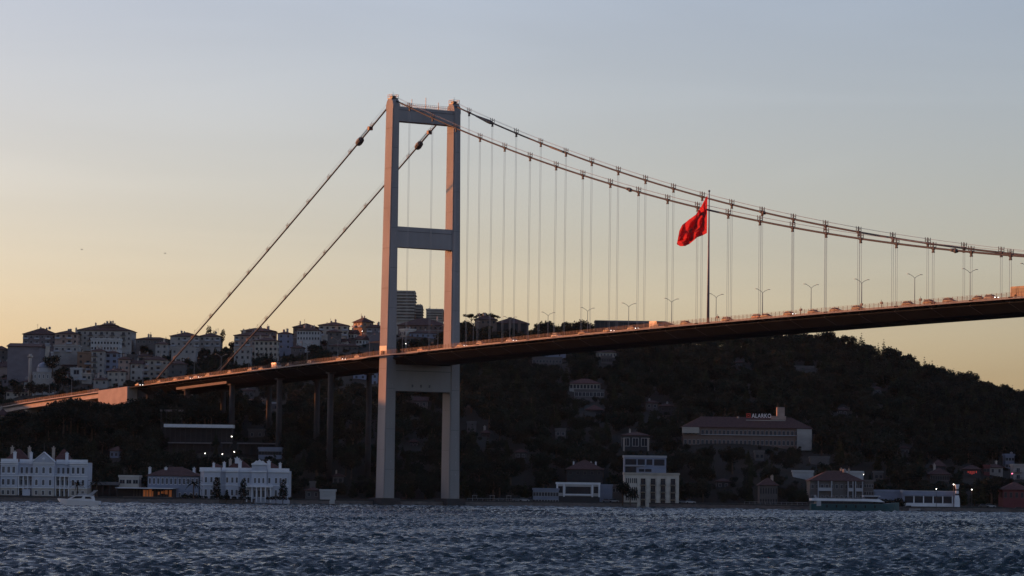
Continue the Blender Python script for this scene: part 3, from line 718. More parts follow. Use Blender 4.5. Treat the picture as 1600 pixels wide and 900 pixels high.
def house(name, label, px0, px1, yt, yb, wall='grey', roof='hip', rh=2.5, dep=14, fl=None, cols=None, ww=1.3, wh=1.5, yaw=0, balc=0, Y=None, rm=None, ground=None, cat='house', clutter=3, win=True, fh=3.1, frame=None, sides=True, vis=True):
    global NH; NH += 1; rnd = random.Random(NH*17+3)
    pc = (px0+px1)/2
    if Y is None: Y = groundY(pc, ground if ground else yb+4)
    P = at(pc, yt, Y); X, zt = P[0], P[2]; w = (px1-px0)*Y/F
    zvis = at(pc, yb, Y)[2]; zbs = min(gh(X, Y), zvis)-2; H = zt-zbs
    t = thing(name, label, cat, (X, Y, zbs), R(yaw))
    if yaw: w = max(4, (w-dep*abs(math.sin(R(yaw))))/math.cos(R(yaw))); 
    hw = w/2; wmt = wallmat(wall)
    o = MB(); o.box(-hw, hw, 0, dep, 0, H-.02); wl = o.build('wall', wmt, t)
    if roof == 'hip' or roof == 'gable':
        ro = hiproof(-hw, hw, 0, dep, H, rh, gable=(roof == 'gable')).build('roof', rm or roof_d, t); zr = H+rh*.5
    elif roof == 'flat':
        o = MB(); o.box(-hw-.3, hw+.3, -.3, dep+.3, H, H+.35); o.box(-hw-.3, -hw, -.3, dep+.3, H+.35, H+.9); o.box(hw, hw+.3, -.3, dep+.3, H+.35, H+.9); o.box(-hw, hw, -.3, -.05, H+.35, H+.9)
        ro = o.build('roof', rm or wmt, t); zr = H+.3
    else: ro = t; zr = H
    for k in range(clutter):
        me_ = rnd.choice([chim_me, chim_me, ant_me, ant_me, dish_me, tank_me]); x = rnd.uniform(-hw*.7, hw*.7); y = rnd.uniform(dep*.35, dep*.65)
        put(me_.name.split('.')[0], me_, ro, (x, y, zr+(rh*.3 if roof != 'flat' else 0)), (0, 0, rnd.uniform(-.5, .5)), (rnd.uniform(.8, 1.3),)*3)
    if win:
        nf = fl or max(1, int((zt-zvis+1.2)/fh)); nc = cols or max(2, int(w/3.0)); wm_ = frame or (W_std if rnd.random() < .6 else W_dark)
        pitch = w/nc
        for f in range(nf):
            z = H-fh*(f+1)+(fh-wh)*.42
            if z < .3: break
            for c in range(nc):
                if rnd.random() < .05 and not fl: continue
                x = -hw+pitch*(c+.5)
                bigger = balc and (c % 2 == (0 if balc == 1 else 1))
                put('window', wm_, t, (x, -.01, z-(.5 if bigger else 0)), None, (ww*(1.35 if bigger else 1), 1, wh+(.5 if bigger else 0)))
                if bigger: put('balcony', bal_me if NH % 3 else bal2_me, t, (x, -.01, H-fh*(f+1)-.05), None, (min(pitch*.95, 3.4), 1, 1))
            if sides:
                for sx in (-1, 1):
                    if sx*yaw >= 0 and yaw != 0 : continue
                    for c in range(max(1, int(dep/4))):
                        put('window', wm_, t, (sx*(hw+.01), dep*(c+.5)/max(1, int(dep/4)), z), (0, 0, sx*math.pi/2), (ww, 1, wh))
    if NH % 2 == 0 and roof == 'hip':
        o = MB(); 
        for f in range(1, (fl or 3)): 
            z = H-fh*f
            if z > 1: o.box(-hw-.06, hw+.06, -.08, -.001, z-.08, z+.1)
        if o.f: o.build('string_course', frame_m if wall in ('grey', 'brown') else wmt, t)
    if vis: VIS.append((min(px0, px1)-1, max(px0, px1)+1, yb, Y))
    return t, hw, H, dep
AB = 'apartment_block'; HO = 'house'
# -------- town on the left ridge (pixel span, eaves, lowest visible row)
house(AB, 'wide four-storey block with broad hip roof, leftmost on the skyline', 36, 88, 522, 536, 'lilac', rh=4, dep=18, balc=1, clutter=5, Y=1835, cat='apartment block')
house(AB, 'low roof tucked between the two biggest skyline blocks on the left ridge', 86, 122, 521, 542, 'pink', rh=2.2, dep=15, Y=1830, balc=1, cat='apartment block')
house(AB, 'longest red-roofed block on the left skyline with a cluttered roof top', 120, 206, 516, 545, 'grey', rh=3.6, dep=22, Y=1840, balc=1, clutter=9, cat='apartment block')
house('stair_house', 'small raised roof hut on top of the longest skyline block', 158, 182, 508, 515, 'brown', rh=1.4, dep=7, Y=1846, win=False, clutter=5, cat='roof hut')
house(AB, 'huge blank grey-brown gable wall below the leftmost skyline block', 12, 62, 541, 572, 'lilac', roof='gable', rh=2.2, dep=25, win=False, Y=1720, clutter=1, cat='apartment block')
house(HO, 'small dark house at the left picture edge under the blank gable wall roofline', -12, 11, 546, 566, 'dim', rh=2.4, dep=12)
house(AB, 'white terrace block with a window strip above it, below the longest skyline block', 142, 186, 531, 545, 'white', roof='flat', fl=2, cols=9, ww=.9, wh=1.3, dep=14, Y=1760, cat='apartment block', clutter=4)
house(AB, 'pale block with balconies left of the white terrace block', 84, 122, 541, 552, 'grey', roof='flat', balc=1, Y=1740, cat='apartment block', clutter=4)
house(AB, 'whitish stepped block right of the round dark tree on the left slope', 80, 112, 552, 568, 'white', roof='flat', dep=12, cols=4, cat='apartment block')
house(AB, 'narrow lilac block between the big gable wall and the round tree', 55, 72, 545, 568, 'pink', rh=1.6, dep=12, balc=2, cat='apartment block')
house(AB, 'brown brick block with orange balconies in the middle of the left slope', 121, 143, 552, 583, 'ochre', roof='flat', balc=2, dep=12, cat='apartment block')
house(AB, 'tall grey block directly under the white terrace block', 143, 163, 548, 590, 'grey', rh=1.5, balc=1, dep=12, cat='apartment block')
house(AB, 'blue-grey block with three tall window bays beside the tall grey block', 164, 184, 551, 585, 'bluepale', rh=1.4, dep=12, ww=1.8, cat='apartment block')
house(AB, 'small pale pink block right of the blue-grey block', 185, 203, 561, 592, 'pink', rh=1.8, dep=10, cat='apartment block')
house(HO, 'low beige house under the pink block near the bridge end', 168, 196, 580, 595, 'beige', rh=1.8, dep=10)
house(HO, 'grey old house with dark gable left of the first left lamp posts', 204, 222, 568, 592, 'grey', roof='gable', rh=2, dep=10)
house(AB, 'long weathered beige terrace behind the foot of the near backstay', 223, 262, 562, 588, 'beige', rh=2.2, dep=12, balc=1, cat='apartment block')
house(HO, 'faded house right of the foot of the near backstay', 264, 289, 568, 588, 'dim', rh=2, dep=12)
house(HO, 'white-framed square house right of the mosque', 110, 129, 577, 590, 'white', roof='flat', fl=1, cols=1, ww=3.4, wh=2.6, dep=10)
house(HO, 'pinkish gable house at the left picture edge above the viaduct', -14, 26, 573, 584, 'pink', roof='gable', rh=3.4, dep=18, win=False)
house(HO, 'lilac house with skylight roof left of the mosque', 4, 38, 592, 600, 'lilac', rh=3.0, dep=14)
house(HO, 'long low pavilion with glazed front just above the viaduct at far left', 10, 62, 612, 620, 'beige', rh=1.6, dep=10, cols=9)
house(HO, 'small white roofed shed under the left end of the viaduct', -4, 8, 648, 662, 'pink', rh=3, dep=8, fl=2)
house(AB, 'pale block behind the minaret', 36, 70, 556, 566, 'dim', roof='flat', dep=10, cat='apartment block')
house(AB, 'dark grey house below the brown brick block', 96, 122, 571, 580, 'dim', rh=1.8, dep=10, cat='house')
house(HO, 'small beige house tucked under the blank gable wall', 28, 44, 575, 584, 'dim', rh=1.5, dep=9)
house(HO, 'grey cottage left of the white-framed square house', 92, 106, 583, 592, 'grey', rh=1.6, dep=9)
house(AB, 'narrow cream block under the brown brick block', 128, 143, 585, 597, 'beige', roof='flat', dep=9, balc=1, cat='apartment block')
house(HO, 'low grey house at the lower edge of the town above the anchorage block', 146, 168, 593, 600, 'grey', rh=1.4, dep=9)
house(AB, 'pale weathered block squeezed behind the old dark-gabled house', 196, 212, 556, 566, 'dim', roof='flat', dep=10, balc=1, cat='apartment block')
house(AB, 'dim row house right of the round dark tree', 96, 120, 564, 570, 'grey', rh=1.5, dep=9, balc=2, cat='apartment block')
house(HO, 'faded pink house above the long weathered beige terrace', 212, 236, 556, 561, 'pink', rh=1.5, dep=9)
house(HO, 'low dim house between the mosque and the viaduct', 84, 108, 596, 604, 'dim', rh=1.5, dep=9)
house(HO, 'grey roofed house right beside the lilac house with skylight roof', 38, 52, 596, 604, 'grey', rh=1.5, dep=9)
house(AB, 'pale house among dark trees left of the near backstay', 243, 262, 537, 552, 'grey', rh=1.5, dep=12, Y=1800, cat='apartment block')
house(AB, 'low flat roofed block on the skyline between the tree mass and the long terrace', 212, 264, 530, 538, 'dim', rh=1.5, dep=12, Y=1840, cat='apartment block')
house(AB, 'long two-part terrace with red roofs crossed by the near backstay', 266, 312, 525, 544, 'grey', rh=2.6, dep=16, Y=1835, balc=1, clutter=5, cat='apartment block')
house(AB, 'long pale terrace just right of the near backstay under the two poplars', 312, 344, 525, 541, 'grey', rh=2.2, dep=16, Y=1838, balc=2, clutter=4, cat='apartment block')
house(AB, 'grey house stepping down below the long two-part terrace', 268, 306, 545, 556, 'grey', roof='flat', dep=12, Y=1760, cat='apartment block')
house(AB, 'broad block with stacked red roofs crossed by the far backstay', 366, 426, 524, 545, 'pink', rh=2.4, dep=18, Y=1815, balc=1, clutter=6, cat='apartment block')
house(AB, 'upper storey block with red roof behind the broad block', 377, 430, 517, 523, 'brown', rh=2.0, dep=14, Y=1846, clutter=8, cat='apartment block')
house(AB, 'beige block behind the row of cypresses', 398, 434, 532, 556, 'beige', rh=1.8, dep=12, cols=5, cat='apartment block', Y=1745)
house(AB, 'blue-grey block right of the cypresses', 434, 456, 521, 545, 'bluepale', rh=1.4, dep=12, Y=1820, cat='apartment block')
house(AB, 'lower left part of a grey block under the far backstay', 366, 392, 545, 562, 'grey', roof='flat', dep=10, Y=1720, cat='apartment block')
house(AB, 'pale block with white facade and lit side windows right of the cypresses', 464, 500, 516, 535, 'white', rh=2.4, dep=14, cols=8, ww=.9, clutter=5, Y=1800, cat='apartment block')
house(AB, 'dark hip roofed block just behind the pale white facade', 458, 496, 511, 520, 'brown', rh=2.6, dep=14, Y=1846, clutter=4, cat='apartment block')
house(AB, 'brown-roofed block on the skyline left of the sunlit house', 498, 544, 508, 526, 'beige', rh=2.2, dep=16, Y=1840, balc=1, clutter=5, cat='apartment block')
house(AB, 'grey house under the brown-roofed skyline block', 512, 532, 518, 530, 'dim', rh=1.6, dep=10, Y=1790, cat='house')
house(AB, 'sunlit orange house with wide hip roof just left of the near tower leg', 543, 575, 503, 515, 'ochre', rh=2.8, dep=8, Y=1858, balc=1, yaw=-55, clutter=5, cat='house')
house(AB, 'lilac block between the sunlit house and the near tower leg', 573, 600, 511, 522, 'lilac', rh=1.6, dep=8, Y=1815, balc=1, clutter=5, cat='apartment block')
house(HO, 'small gabled cottage with red roof under the sunlit house', 541, 556, 521, 529, 'cream', roof='gable', rh=2.4, dep=8, rm=roof_r, yaw=-20)
house(HO, 'white gabled cottage second row under the sunlit house', 554, 568, 530, 537, 'white', roof='gable', rh=2.4, dep=8, yaw=-25)
house(HO, 'white cottage with arched gable beside the lamp post left of the tower', 533, 545, 534, 540, 'white', roof='gable', rh=2.0, dep=7)
house(HO, 'long low pale house above the road left of the tower', 515, 560, 540, 545, 'dim', rh=1.2, dep=8)
house(HO, 'flat pale house directly left of the near tower leg', 566, 598, 523, 532, 'grey', roof='flat', dep=9)
house(HO, 'small pale house low between the lamp posts left of the tower', 455, 475, 543, 552, 'dim', rh=1.5, dep=8)
# -------- between the tower legs and just right
def tower_block(label, px0, px1, yt, yb, Y, fl, step):
    t, hw, H, dep = house('high_rise', label, px0, px1, yt, yb, 'beige', roof='flat', dep=26, Y=Y, win=False, cat='high-rise', clutter=3)
    f = (at(640, yt, Y)[2]-at(640, yb, Y)[2])/fl
    for k in range(fl):
        z = H-f*(k+1)
        o = MB(); o.box(-hw+.4, hw-.3, -.06, -.001, z+f*.5, z+f*.86); o.box(hw+.001, hw+.06, 1, dep-1, z+f*.38, z+f*.92); o.build('window_band', wallmat('dim'), t)
        o = MB(); o.box(-hw-.1, hw+.1, -1.0, -.002, z+.05, z+f*.28); o.box(hw+.002, hw+.9, -1.0, dep, z+.06, z+f*.27); o.build('balcony', wallmat('beige'), t)
tower_block('dark concrete high-rise seen through the tower legs, the taller one', 606, 648, 456, 500, 2150, 9, 1)
tower_block('lower stepped wing on the right of the dark high-rise', 648.6, 659, 478, 500, 2155, 5, 1)
tower_block('second lower high-rise just left of the far tower leg', 666, 692, 484.5, 500, 2140, 4, 1)
house(AB, 'cluster house catching orange sunlight between the tower legs', 617, 642, 516, 528, 'cream', roof='flat', yaw=-55, dep=7, balc=1, clutter=5, cat='house', Y=1846, cols=3)
house(AB, 'long low pale terrace between the tower legs', 640, 682, 520, 529, 'bluepale', rh=1.4, dep=10, cat='house', Y=1842)
house(AB, 'broad dark roof on the ridge behind the sunlit cluster', 622, 700, 508, 516, 'brown', rh=5.0, dep=26, cat='apartment block', Y=1880, rm=roof_d, clutter=4)
house(AB, 'dark roofed villa among skyline trees right of the tower', 742, 776, 499, 506, 'brown', rh=3.0, dep=14, cat='villa', Y=1850, clutter=4)
house(AB, 'long dark ridge roof with two thick chimneys right of the tower', 772, 826, 505, 514, 'black', rh=3.6, dep=18, cat='villa', Y=1870, clutter=0, win=False)
for px, y0, lab in ((797, 497, 'thick square chimney tower on the dark ridge left of the domed trees'), (811.5, 502, 'second thick square chimney tower on the dark ridge')):
    P = at(px, y0, 1855); g0 = gh(P[0], 1855); t = thing('chimney_tower', lab, 'chimney', (P[0], 1855, g0-1)); h = P[2]-g0+1
    o = MB(); o.box(-.85, .85, -.85, .85, 0, h); o.build('shaft', wallmat('brown'), t); o = MB(); o.box(-1.05, 1.05, -1.05, 1.05, h, h+.5); o.build('cap', wallmat('brown'), t)
# long dark flat hall on the ridge
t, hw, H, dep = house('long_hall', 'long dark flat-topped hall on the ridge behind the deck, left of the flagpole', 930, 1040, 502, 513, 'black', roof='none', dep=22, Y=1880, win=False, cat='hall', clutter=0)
o = MB(); o.hexa([(-hw-.3, -.5, H-.02), (hw+6, -.5, H-1.9), (hw+6, dep, H-1.9), (-hw-.3, dep, H-.02), (-hw-.3, -.5, H+.35), (hw, -.5, H+.33), (hw, dep, H+.33), (-hw-.3, dep, H+.35)]); o.build('roof', roof_g, t)
for k in range(14): o = MB(); x = -hw+3+k*(2*hw-6)/13; o.box(x-.12, x+.12, -.2, -.001, 0, H-.4); o.build('pilaster', wallmat('dim'), t)
# -------- villas on the dark slope
house('villa', 'white cubic villa half hidden by trees under the deck right of the tower', 846, 884, 550, 558, 'bluepale', roof='flat', dep=12, fl=1, cols=2, ww=.8, cat='villa', clutter=0)
house('villa', 'terraced lower wing in front of the white cubic villa', 832, 878, 560, 568, 'dim', roof='flat', dep=7, fl=1, cols=9, ww=1.2, wh=1.6, cat='villa', clutter=0)
house('villa', 'white villa with glazed bay under the deck, right of the cubic one', 932, 963, 550, 556, 'beige', rh=1.6, dep=10, fl=1, cols=6, ww=.8, cat='villa', clutter=1)
house('villa', 'lower glazed bay of the white villa under the deck', 940, 956, 558, 569, 'dim', roof='flat', dep=5, fl=2, cols=6, ww=.8, wh=2, cat='villa', clutter=0)
house('villa', 'villa with red roof and columned terraces in the middle of the dark slope', 890, 938, 599, 610, 'grey', rh=2.6, dep=12, fl=1, cols=9, ww=1.2, wh=1.9, cat='villa', rm=roof_r, clutter=1)
house('villa', 'columned lower floor under the red roofed villa', 898, 944, 611, 620, 'dim', roof='flat', dep=6, fl=1, cols=8, ww=1.8, wh=2.2, cat='villa', clutter=0)
house(HO, 'tiny dark red roofed house below the columned villa', 916, 942, 640, 646, 'black', rh=2.4, dep=8, rm=roof_r, win=False, clutter=0)
house(HO, 'small white roofed shed on the slope left of the tall shore block', 868, 884, 672, 678, 'dim', roof='flat', dep=6, fl=1, clutter=0)
house(HO, 'faint pale villa above the left shore palace roofs', 171, 186, 704, 718, 'bluepale', rh=2, dep=8, fl=1, cols=2, yaw=-18, clutter=0)
house(HO, 'weathered house part left of the near tower leg under the deck', 552, 572, 584, 590, 'bluepale', roof='flat', dep=6, fl=1, clutter=0)
house(HO, 'pale concrete house directly behind the near tower leg under the deck', 573, 590, 583, 599, 'bluepale', roof='flat', dep=6, fl=2, clutter=0)
house(HO, 'dim stepped house seen between the tower legs below the cross beam', 648, 668, 626, 632, 'dim', roof='gable', rh=2, dep=6, fl=1, clutter=0)
house(HO, 'faint grey shed right of the far tower leg', 730, 744, 661, 666, 'dim', roof='flat', dep=5, win=False, clutter=0)
house(HO, 'pale retaining house on the upper right slope', 1242, 1272, 574, 578, 'dim', roof='flat', dep=6, fl=1, clutter=0)
house(HO, 'tiny pale hut on the right slope left of the hill shoulder', 1366, 1376, 607, 612, 'dim', rh=1.2, dep=5, fl=1, clutter=0)
# -------- long hall roofs and terraces in the park behind the second palace
def canopy(label, px0, px1, yt, yb, th, Y=None, posts=8, cat='pavilion', mt=None, dep=9, name='pavilion'):
    pc = (px0+px1)/2; Y = Y or groundY(pc, yb); P = at(pc, yt, Y); g0 = min(gh(P[0], Y), at(pc, yb, Y)[2])-.8; H = P[2]-g0; hw = (px1-px0)*Y/F/2
    t = thing(name, label, cat, (P[0], Y, g0)); 
    o = MB(); o.box(-hw, hw, 0, dep, H-th, H); o.build('roof_slab', mt or white_w, t)
    o = MB(); o.box(-hw+.6, hw-.6, dep*.45, dep*.95, 0, H-th-.02); o.build('back_wall', wallmat('dark'), t)
    for k in range(posts):
        x = -hw+.5+(2*hw-1)*k/(posts-1); o = MB(); o.box(x-.16, x+.16, .3, .6, 0, H-th-.01); o.build('post', concrete_d, t)
    VIS.append((px0-1, px1+1, yb, Y)); return t, hw, H
canopy('long hall with a bright white roof edge in the park above the second palace', 256, 364, 663, 671, 1.4, Y=1352, posts=14, mt=palace_t)
canopy('short white roofed hall just above the left end of the long hall', 250, 286, 640, 646, .8, Y=1361, posts=5, mt=roof_g)
canopy('terrace pergola below the long hall, left section', 262, 330, 691, 700, .5, Y=1334, posts=6, mt=roof_g)
canopy('terrace pergola below the long hall, middle section', 345, 361, 691, 700, .5, Y=1334, posts=3, mt=roof_g)
canopy('terrace pergola below the long hall, right section behind the palace', 370, 440, 692, 701, .5, Y=1334, posts=8, mt=roof_g)
house(HO, 'blue-grey low house behind the right chimneys of the second palace', 404, 440, 702, 709, 'bluepale', roof='flat', dep=6, fl=1, cols=8, clutter=0)
house(HO, 'long grey shed right of the long hall', 388, 412, 673, 680, 'dim', roof='flat', dep=6, fl=1, clutter=0)
house(HO, 'lit kiosk roof on the slope left of the middle piers', 418, 436, 631, 640, 'dim', roof='flat', dep=5, fl=1, clutter=0, rm=white_w)

# -------- shore palaces
def palace(label, px0, px1, ypar, ybase, Y, spec):
    pc = (px0+px1)/2; P = at(pc, ypar, Y); zb_ = 1.62; H = P[2]-zb_; hw = (px1-px0)*Y/F/2
    t = thing('palace', label, 'palace', (P[0], Y, zb_)); VIS.append((px0-1, px1+1, ybase, Y))
    k = hw*2/(px1-px0); X = lambda px: (px-pc)*k; Z = lambda py: H-(py-ypar)*Y/F
    return t, hw, H, X, Z
# palace A
YA = 1203.
t, hw, H, X, Z = palace('white neoclassical shore palace with central pediment at the left picture edge', 0.5, 136, 722, 778, YA, None)
def A_(y0, y1, x0, x1, py0, py1, name, mt, par=None): o = MB(); o.box(X(x0), X(x1), y0, y1, Z(py1), Z(py0)); return o.build(name, mt, par or t)
A_(1.2, 15, 0.5, 27.5, 722, 762, 'wall', palace_w); A_(1.21, 15, 108.5, 136, 722, 762, 'wall', palace_w)
A_(4.2, 15, 27.52, 108.48, 722, 762, 'wall', palace_w); A_(0.2, 4.18, 51.5, 85, 722, 762, 'wall', palace_w)
A_(1.1, 14.9, 0.5, 27.5, 762.02, 780, 'plinth_wall', base_w); A_(1.1, 14.9, 108.5, 136, 762.02, 780, 'plinth_wall', base_w); A_(4.1, 14.9, 27.52, 108.48, 762.02, 780, 'plinth_wall', base_w); A_(.1, 4.08, 51.5, 85, 762.02, 780, 'plinth_wall', base_w)
for (x0, x1, yf) in ((0.2, 28, 1.2), (108, 136.6, 1.2), (51, 85.6, .2)):
    for py0, py1, d in ((722.5, 724.5, .45), (726, 727, .2), (743, 744.2, .25), (761.3, 762.6, .25)): A_(yf-d, yf-.002, x0, x1, py0, py1, 'cornice', palace_t)
    A_(yf-.05, yf+.25, x0+.4, x1-.4, 717.5, 721.9, 'parapet', palace_t)
for (x0, x1) in ((28, 51), (85.6, 108)):
    A_(4.15, 4.4, x0, x1, 717.8, 721.9, 'parapet', palace_t); A_(3.8, 4.19, x0, x1, 722.5, 724.5, 'cornice', palace_t)
    A_(1.2, 4.15, x0, x1, 742.6, 744.2, 'terrace_floor', palace_t); A_(1.2, 4.15, x0, x1, 761.4, 763, 'balcony_floor', palace_t)
    for c in range(4):
        xc = x0+.8+(x1-x0-1.6)*c/3
        for (a, b) in ((744.3, 761.3), (763.1, 780)):
            o = MB(); o.tube([(X(xc), 1.5, Z(b)), (X(xc), 1.5, Z(a))], .22, 8); o.build('column', palace_t, t)
    for (a, b) in ((739.5, 742.5), (758, 761.3)):
        o = MB(); n = 22
        for j in range(n): xx = X(x0)+(X(x1)-X(x0))*(j+.5)/n; o.box(xx-.05, xx+.05, 1.25, 1.35, Z(b), Z(a)-.12)
        o.box(X(x0), X(x1), 1.2, 1.4, Z(a)-.12, Z(a)); o.build('balustrade', palace_t, t)
    for c in range(3):
        xc = x0+(x1-x0)*(c+.5)/3
        for (a, b) in ((729.5, 741.5), (749, 760.5), (766, 777)): put('window', W_pal, t, (X(xc), 4.19 if b < 762 else 4.09, Z(b)), None, (1.05, 1, Z(a)-Z(b)))
for xs_, yf in (((5, 13.2, 21), 1.2), ((114, 121.5, 129.5), 1.2), ((57.5, 68.3, 79), .2)):
    mid = yf < 1
    for xc in xs_:
        for (a, b, arch) in ((729, 740, mid), (748.5, 758.5, True if mid else False), (766, 773.5, False)):
            put('window', W_arch if arch else W_pal, t, (X(xc), yf-.01-(.1 if b > 762 else 0), Z(b)), None, (1.15, 1, Z(a)-Z(b)))
        A_(yf-.35, yf-.003, xc-2.6, xc+2.6, 740.4, 741.2, 'sill', palace_t); A_(yf-.35, yf-.003, xc-2.6, xc+2.6, 758.9, 759.6, 'sill', palace_t)
o = MB(); o.hexa([(X(51.2), -.3, Z(722)), (X(85.4), -.3, Z(722)), (X(85.4), 3, Z(722)), (X(51.2), 3, Z(722)), (X(68.1), -.3, Z(708)), (X(68.5), -.3, Z(708)), (X(68.5), 3, Z(708)), (X(68.1), 3, Z(708))]); pd = o.build('pediment', palace_w, t)
o = MB()
for a, b in (((50.8, 722.2), (68.3, 707)), ((68.3, 707), (85.8, 722.2))): 
    o.hexa([(X(a[0]), -.6, Z(a[1])), (X(b[0]), -.6, Z(b[1])), (X(b[0]), 2.9, Z(b[1])), (X(a[0]), 2.9, Z(a[1])), (X(a[0]), -.6, Z(a[1])+.3), (X(b[0]), -.6, Z(b[1])+.3), (X(b[0]), 2.9, Z(b[1])+.3), (X(a[0]), 2.9, Z(a[1])+.3)])
o.build('rake', palace_t, pd); o = MB(); o.lathe([(.05, -.1), (.55, .1), (.55, .3), (.05, .5)], 10, (0, 0, 0)); m_ = o.build('medallion', palace_t, pd); m_.location = (X(68.3), -.35, Z(717)); m_.rotation_euler = (math.pi/2, 0, 0)
o = MB(); o.tube([(X(68.3), 1, Z(708)), (X(68.3), 1, Z(692))], [.12, .05], 5); o.build('mast', dark_metal, t)
for a, b, h in ((2, 44, 4.8), (80, 108, 5.0), (44.5, 79, 2.2)):
    o = hiproof(X(a), X(b), 4.5, 14, Z(721), h, .1); o.build('roof', roof_r, t)
for px, s in ((20.5, 1), (46, .95), (102, .95)): put('chimney', chim2_me, t, (X(px), 4, Z(718)), None, (s, s, s))
for px in (13, 40, 78): put('chimney', chim_me, t, (X(px), 9, Z(708)), None, (1.5, 1.5, 1.5))
A_(0.6, 1.05, 36, 48, 764.5, 779, 'gate_house', palace_w)
# palace B
YB = 1211.
t, hw, H, X, Z = palace('white shore palace with columned portico and crest, second from the left', 311.5, 450.5, 735, 781, YB, None)
def box_(y0, y1, x0, x1, py0, py1, name, mt): o = MB(); o.box(X(x0), X(x1), y0, y1, Z(py1), Z(py0)); return o.build(name, mt, t)
box_(4, 17, 311.5, 450.5, 735, 786, 'wall', palace_w)
o = MB(); o.hexa([(X(313), 4, Z(786)), (X(318), 2, Z(786)), (X(344), 2, Z(786)), (X(344), 4, Z(786)), (X(313), 4, Z(735)), (X(318), 2, Z(735)), (X(344), 2, Z(735)), (X(344), 4, Z(735))]); o.build('wall', palace_w, t)
box_(2.4, 3.99, 352, 372, 735, 786, 'wall', palace_w); box_(2.2, 3.98, 392.5, 416, 726, 759, 'wall', palace_w)
box_(3.4, 3.997, 417, 450.5, 735.01, 786, 'wall', palace_w)
for x0, x1, yf in ((311, 344.4, 2), (351.5, 372.5, 2.4), (392, 416.6, 2.2), (417, 451.3, 3.4), (372.6, 391.9, 4), (344.6, 351.4, 4)):
    for a, b, d in ((735.5, 737.5, .45), (757.5, 758.7, .25)): box_(yf-d, yf-.003, x0, x1, a, b, 'cornice', palace_t)
    if yf != 2.2: box_(yf-.02, yf+.3, x0+.2, x1-.2, 731, 734.95, 'parapet', palace_t)
box_(1.8, 4, 391.8, 416.8, 724.3, 725.98, 'cornice', palace_t)
for xc, yf in ((316, 3.2), (321.5, 2), (330, 2), (337, 2), (342, 2), (354.5, 2.4), (362.5, 2.4), (369.5, 2.4), (381, 4), (387, 4), (398, 2.2), (404.3, 2.2), (411, 2.2), (420, 3.4), (430.5, 3.4), (437.5, 3.4), (445.5, 3.4)):
    put('window', W_arch if 2.2 == yf else W_pal, t, (X(xc), yf-.01, Z(755)), None, (.95, 1, Z(745.5)-Z(755)))
    if yf != 2.2: put('window', W_pal, t, (X(xc), yf-.01, Z(775)), None, (.95, 1, Z(764.5)-Z(775)))
for xc in (398, 404.3, 411): put('window', W_pal, t, (X(xc), 3.98, Z(777)), None, (1.1, 1, Z(765)-Z(777)))
box_(.2, 3.98, 383, 426, 759.01, 761, 'portico_roof', palace_t)
for xc in (386, 394, 401, 408, 415, 423): o = MB(); o.tube([(X(xc), .6, Z(784)), (X(xc), .6, Z(761.1))], .26, 8); o.build('column', palace_t, t)
o = MB(); n = 30
for j in range(n): xx = X(384)+(X(392)-X(384))*(j+.5)/n*5.1; o.box(xx-.05, xx+.05, .35, .45, Z(759), Z(756.5))
o.box(X(384), X(425.5), .3, .5, Z(756.4), Z(755.9)); o.build('balustrade', palace_t, t)
o = MB(); pts = [(392, 724.3), (396, 722.5), (399, 719.5), (402, 720), (404.5, 717), (407, 720), (410, 719.5), (413, 722.5), (417, 724.3)]
o.loft([[(X(a), y_, Z(b)) for a, b in pts] for y_ in (1.9, 2.5)]); o.build('crest', palace_t, t)
for a, b, h in ((350, 392, 4.2), (320, 350, 2.2), (392.2, 440, 3.0)): o = hiproof(X(a), X(b), 5.5, 15, Z(734), h, .1); o.build('roof', roof_r, t)
for px, s in ((332, .8), (348.5, .9), (373, 1.15), (418.5, 1.15), (436, .9)): put('chimney', chim2_me, t, (X(px), 5, Z(733)), None, (s, s, s))
put('chimney', chim2_me, t, (X(367), 9, Z(727)), None, (1.4, 1.4, 1)); put('chimney', chim_me, t, (X(356.5), 9, Z(727)), None, (1.5, 1.5, 1.5))
# blue waterside house between the palaces
t, hw, H, dep = house('waterside_mansion', 'long blue-grey waterside mansion joining the second palace on its left', 231, 311, 743, 780, 'blue', rh=3.4, dep=15, fl=1, cols=12, ww=1.0, wh=2.6, Y=1216, fh=4.2, cat='mansion', clutter=0, frame=W_pal, rm=roof_d, sides=False)
for k, x in enumerate((-hw*.98, -hw*.35, hw*.75)): put('chimney', chim2_me, t, (x, 5, H+.5), None, (.9, 1.2, .9))
for k in range(7): put('window', W_pal, t, (-hw+6+k*2.2, -.01, H-9), None, (.9, 1, 2.4))
# restaurant pavilion with lit interior
t, hw, H = canopy('waterside restaurant pavilion with warm orange light inside, between the palaces', 180, 274, 762, 779, .35, Y=1208, posts=2, cat='restaurant')
o = MB(); o.box(-hw*.9, hw*.92, -1.6, -.01, H-.34, H-.02); o.build('roof_edge', palace_t, t)
o = MB(); o.box(hw*-.75, hw*.9, 1.6, 1.9, 0, 1.6); o.build('parapet', wallmat('dim'), t)
rr = random.Random(4)
for x0, x1, z0, z1 in [(-.02, .06, .25, .9), (.08, .14, .3, .9), (.15, .25, .25, .95), (.27, .3, .35, .8), (.44, .5, .5, .75), (.55, .6, .6, .8), (.62, .66, .6, .85), (.68, .76, .55, .9), (.80, .88, .2, .9)]:
    a = -hw+(x0+.02)*2*hw*.98*.98; a = hw*(x0*1.05-.08) ; b = hw*(x1*1.05-.08)
    o = MB(); o.box(a, b, 3.2, 3.3, (H-.4)*z0, (H-.4)*z1); o.build('lit_window', lit_warm, t)
for k in range(14): x = hw*(-.4+k*.1); o = MB(); o.box(x-.08, x+.08, 2.4, 2.6, 1.6, H-.38); o.build('mullion', frame_d, t)
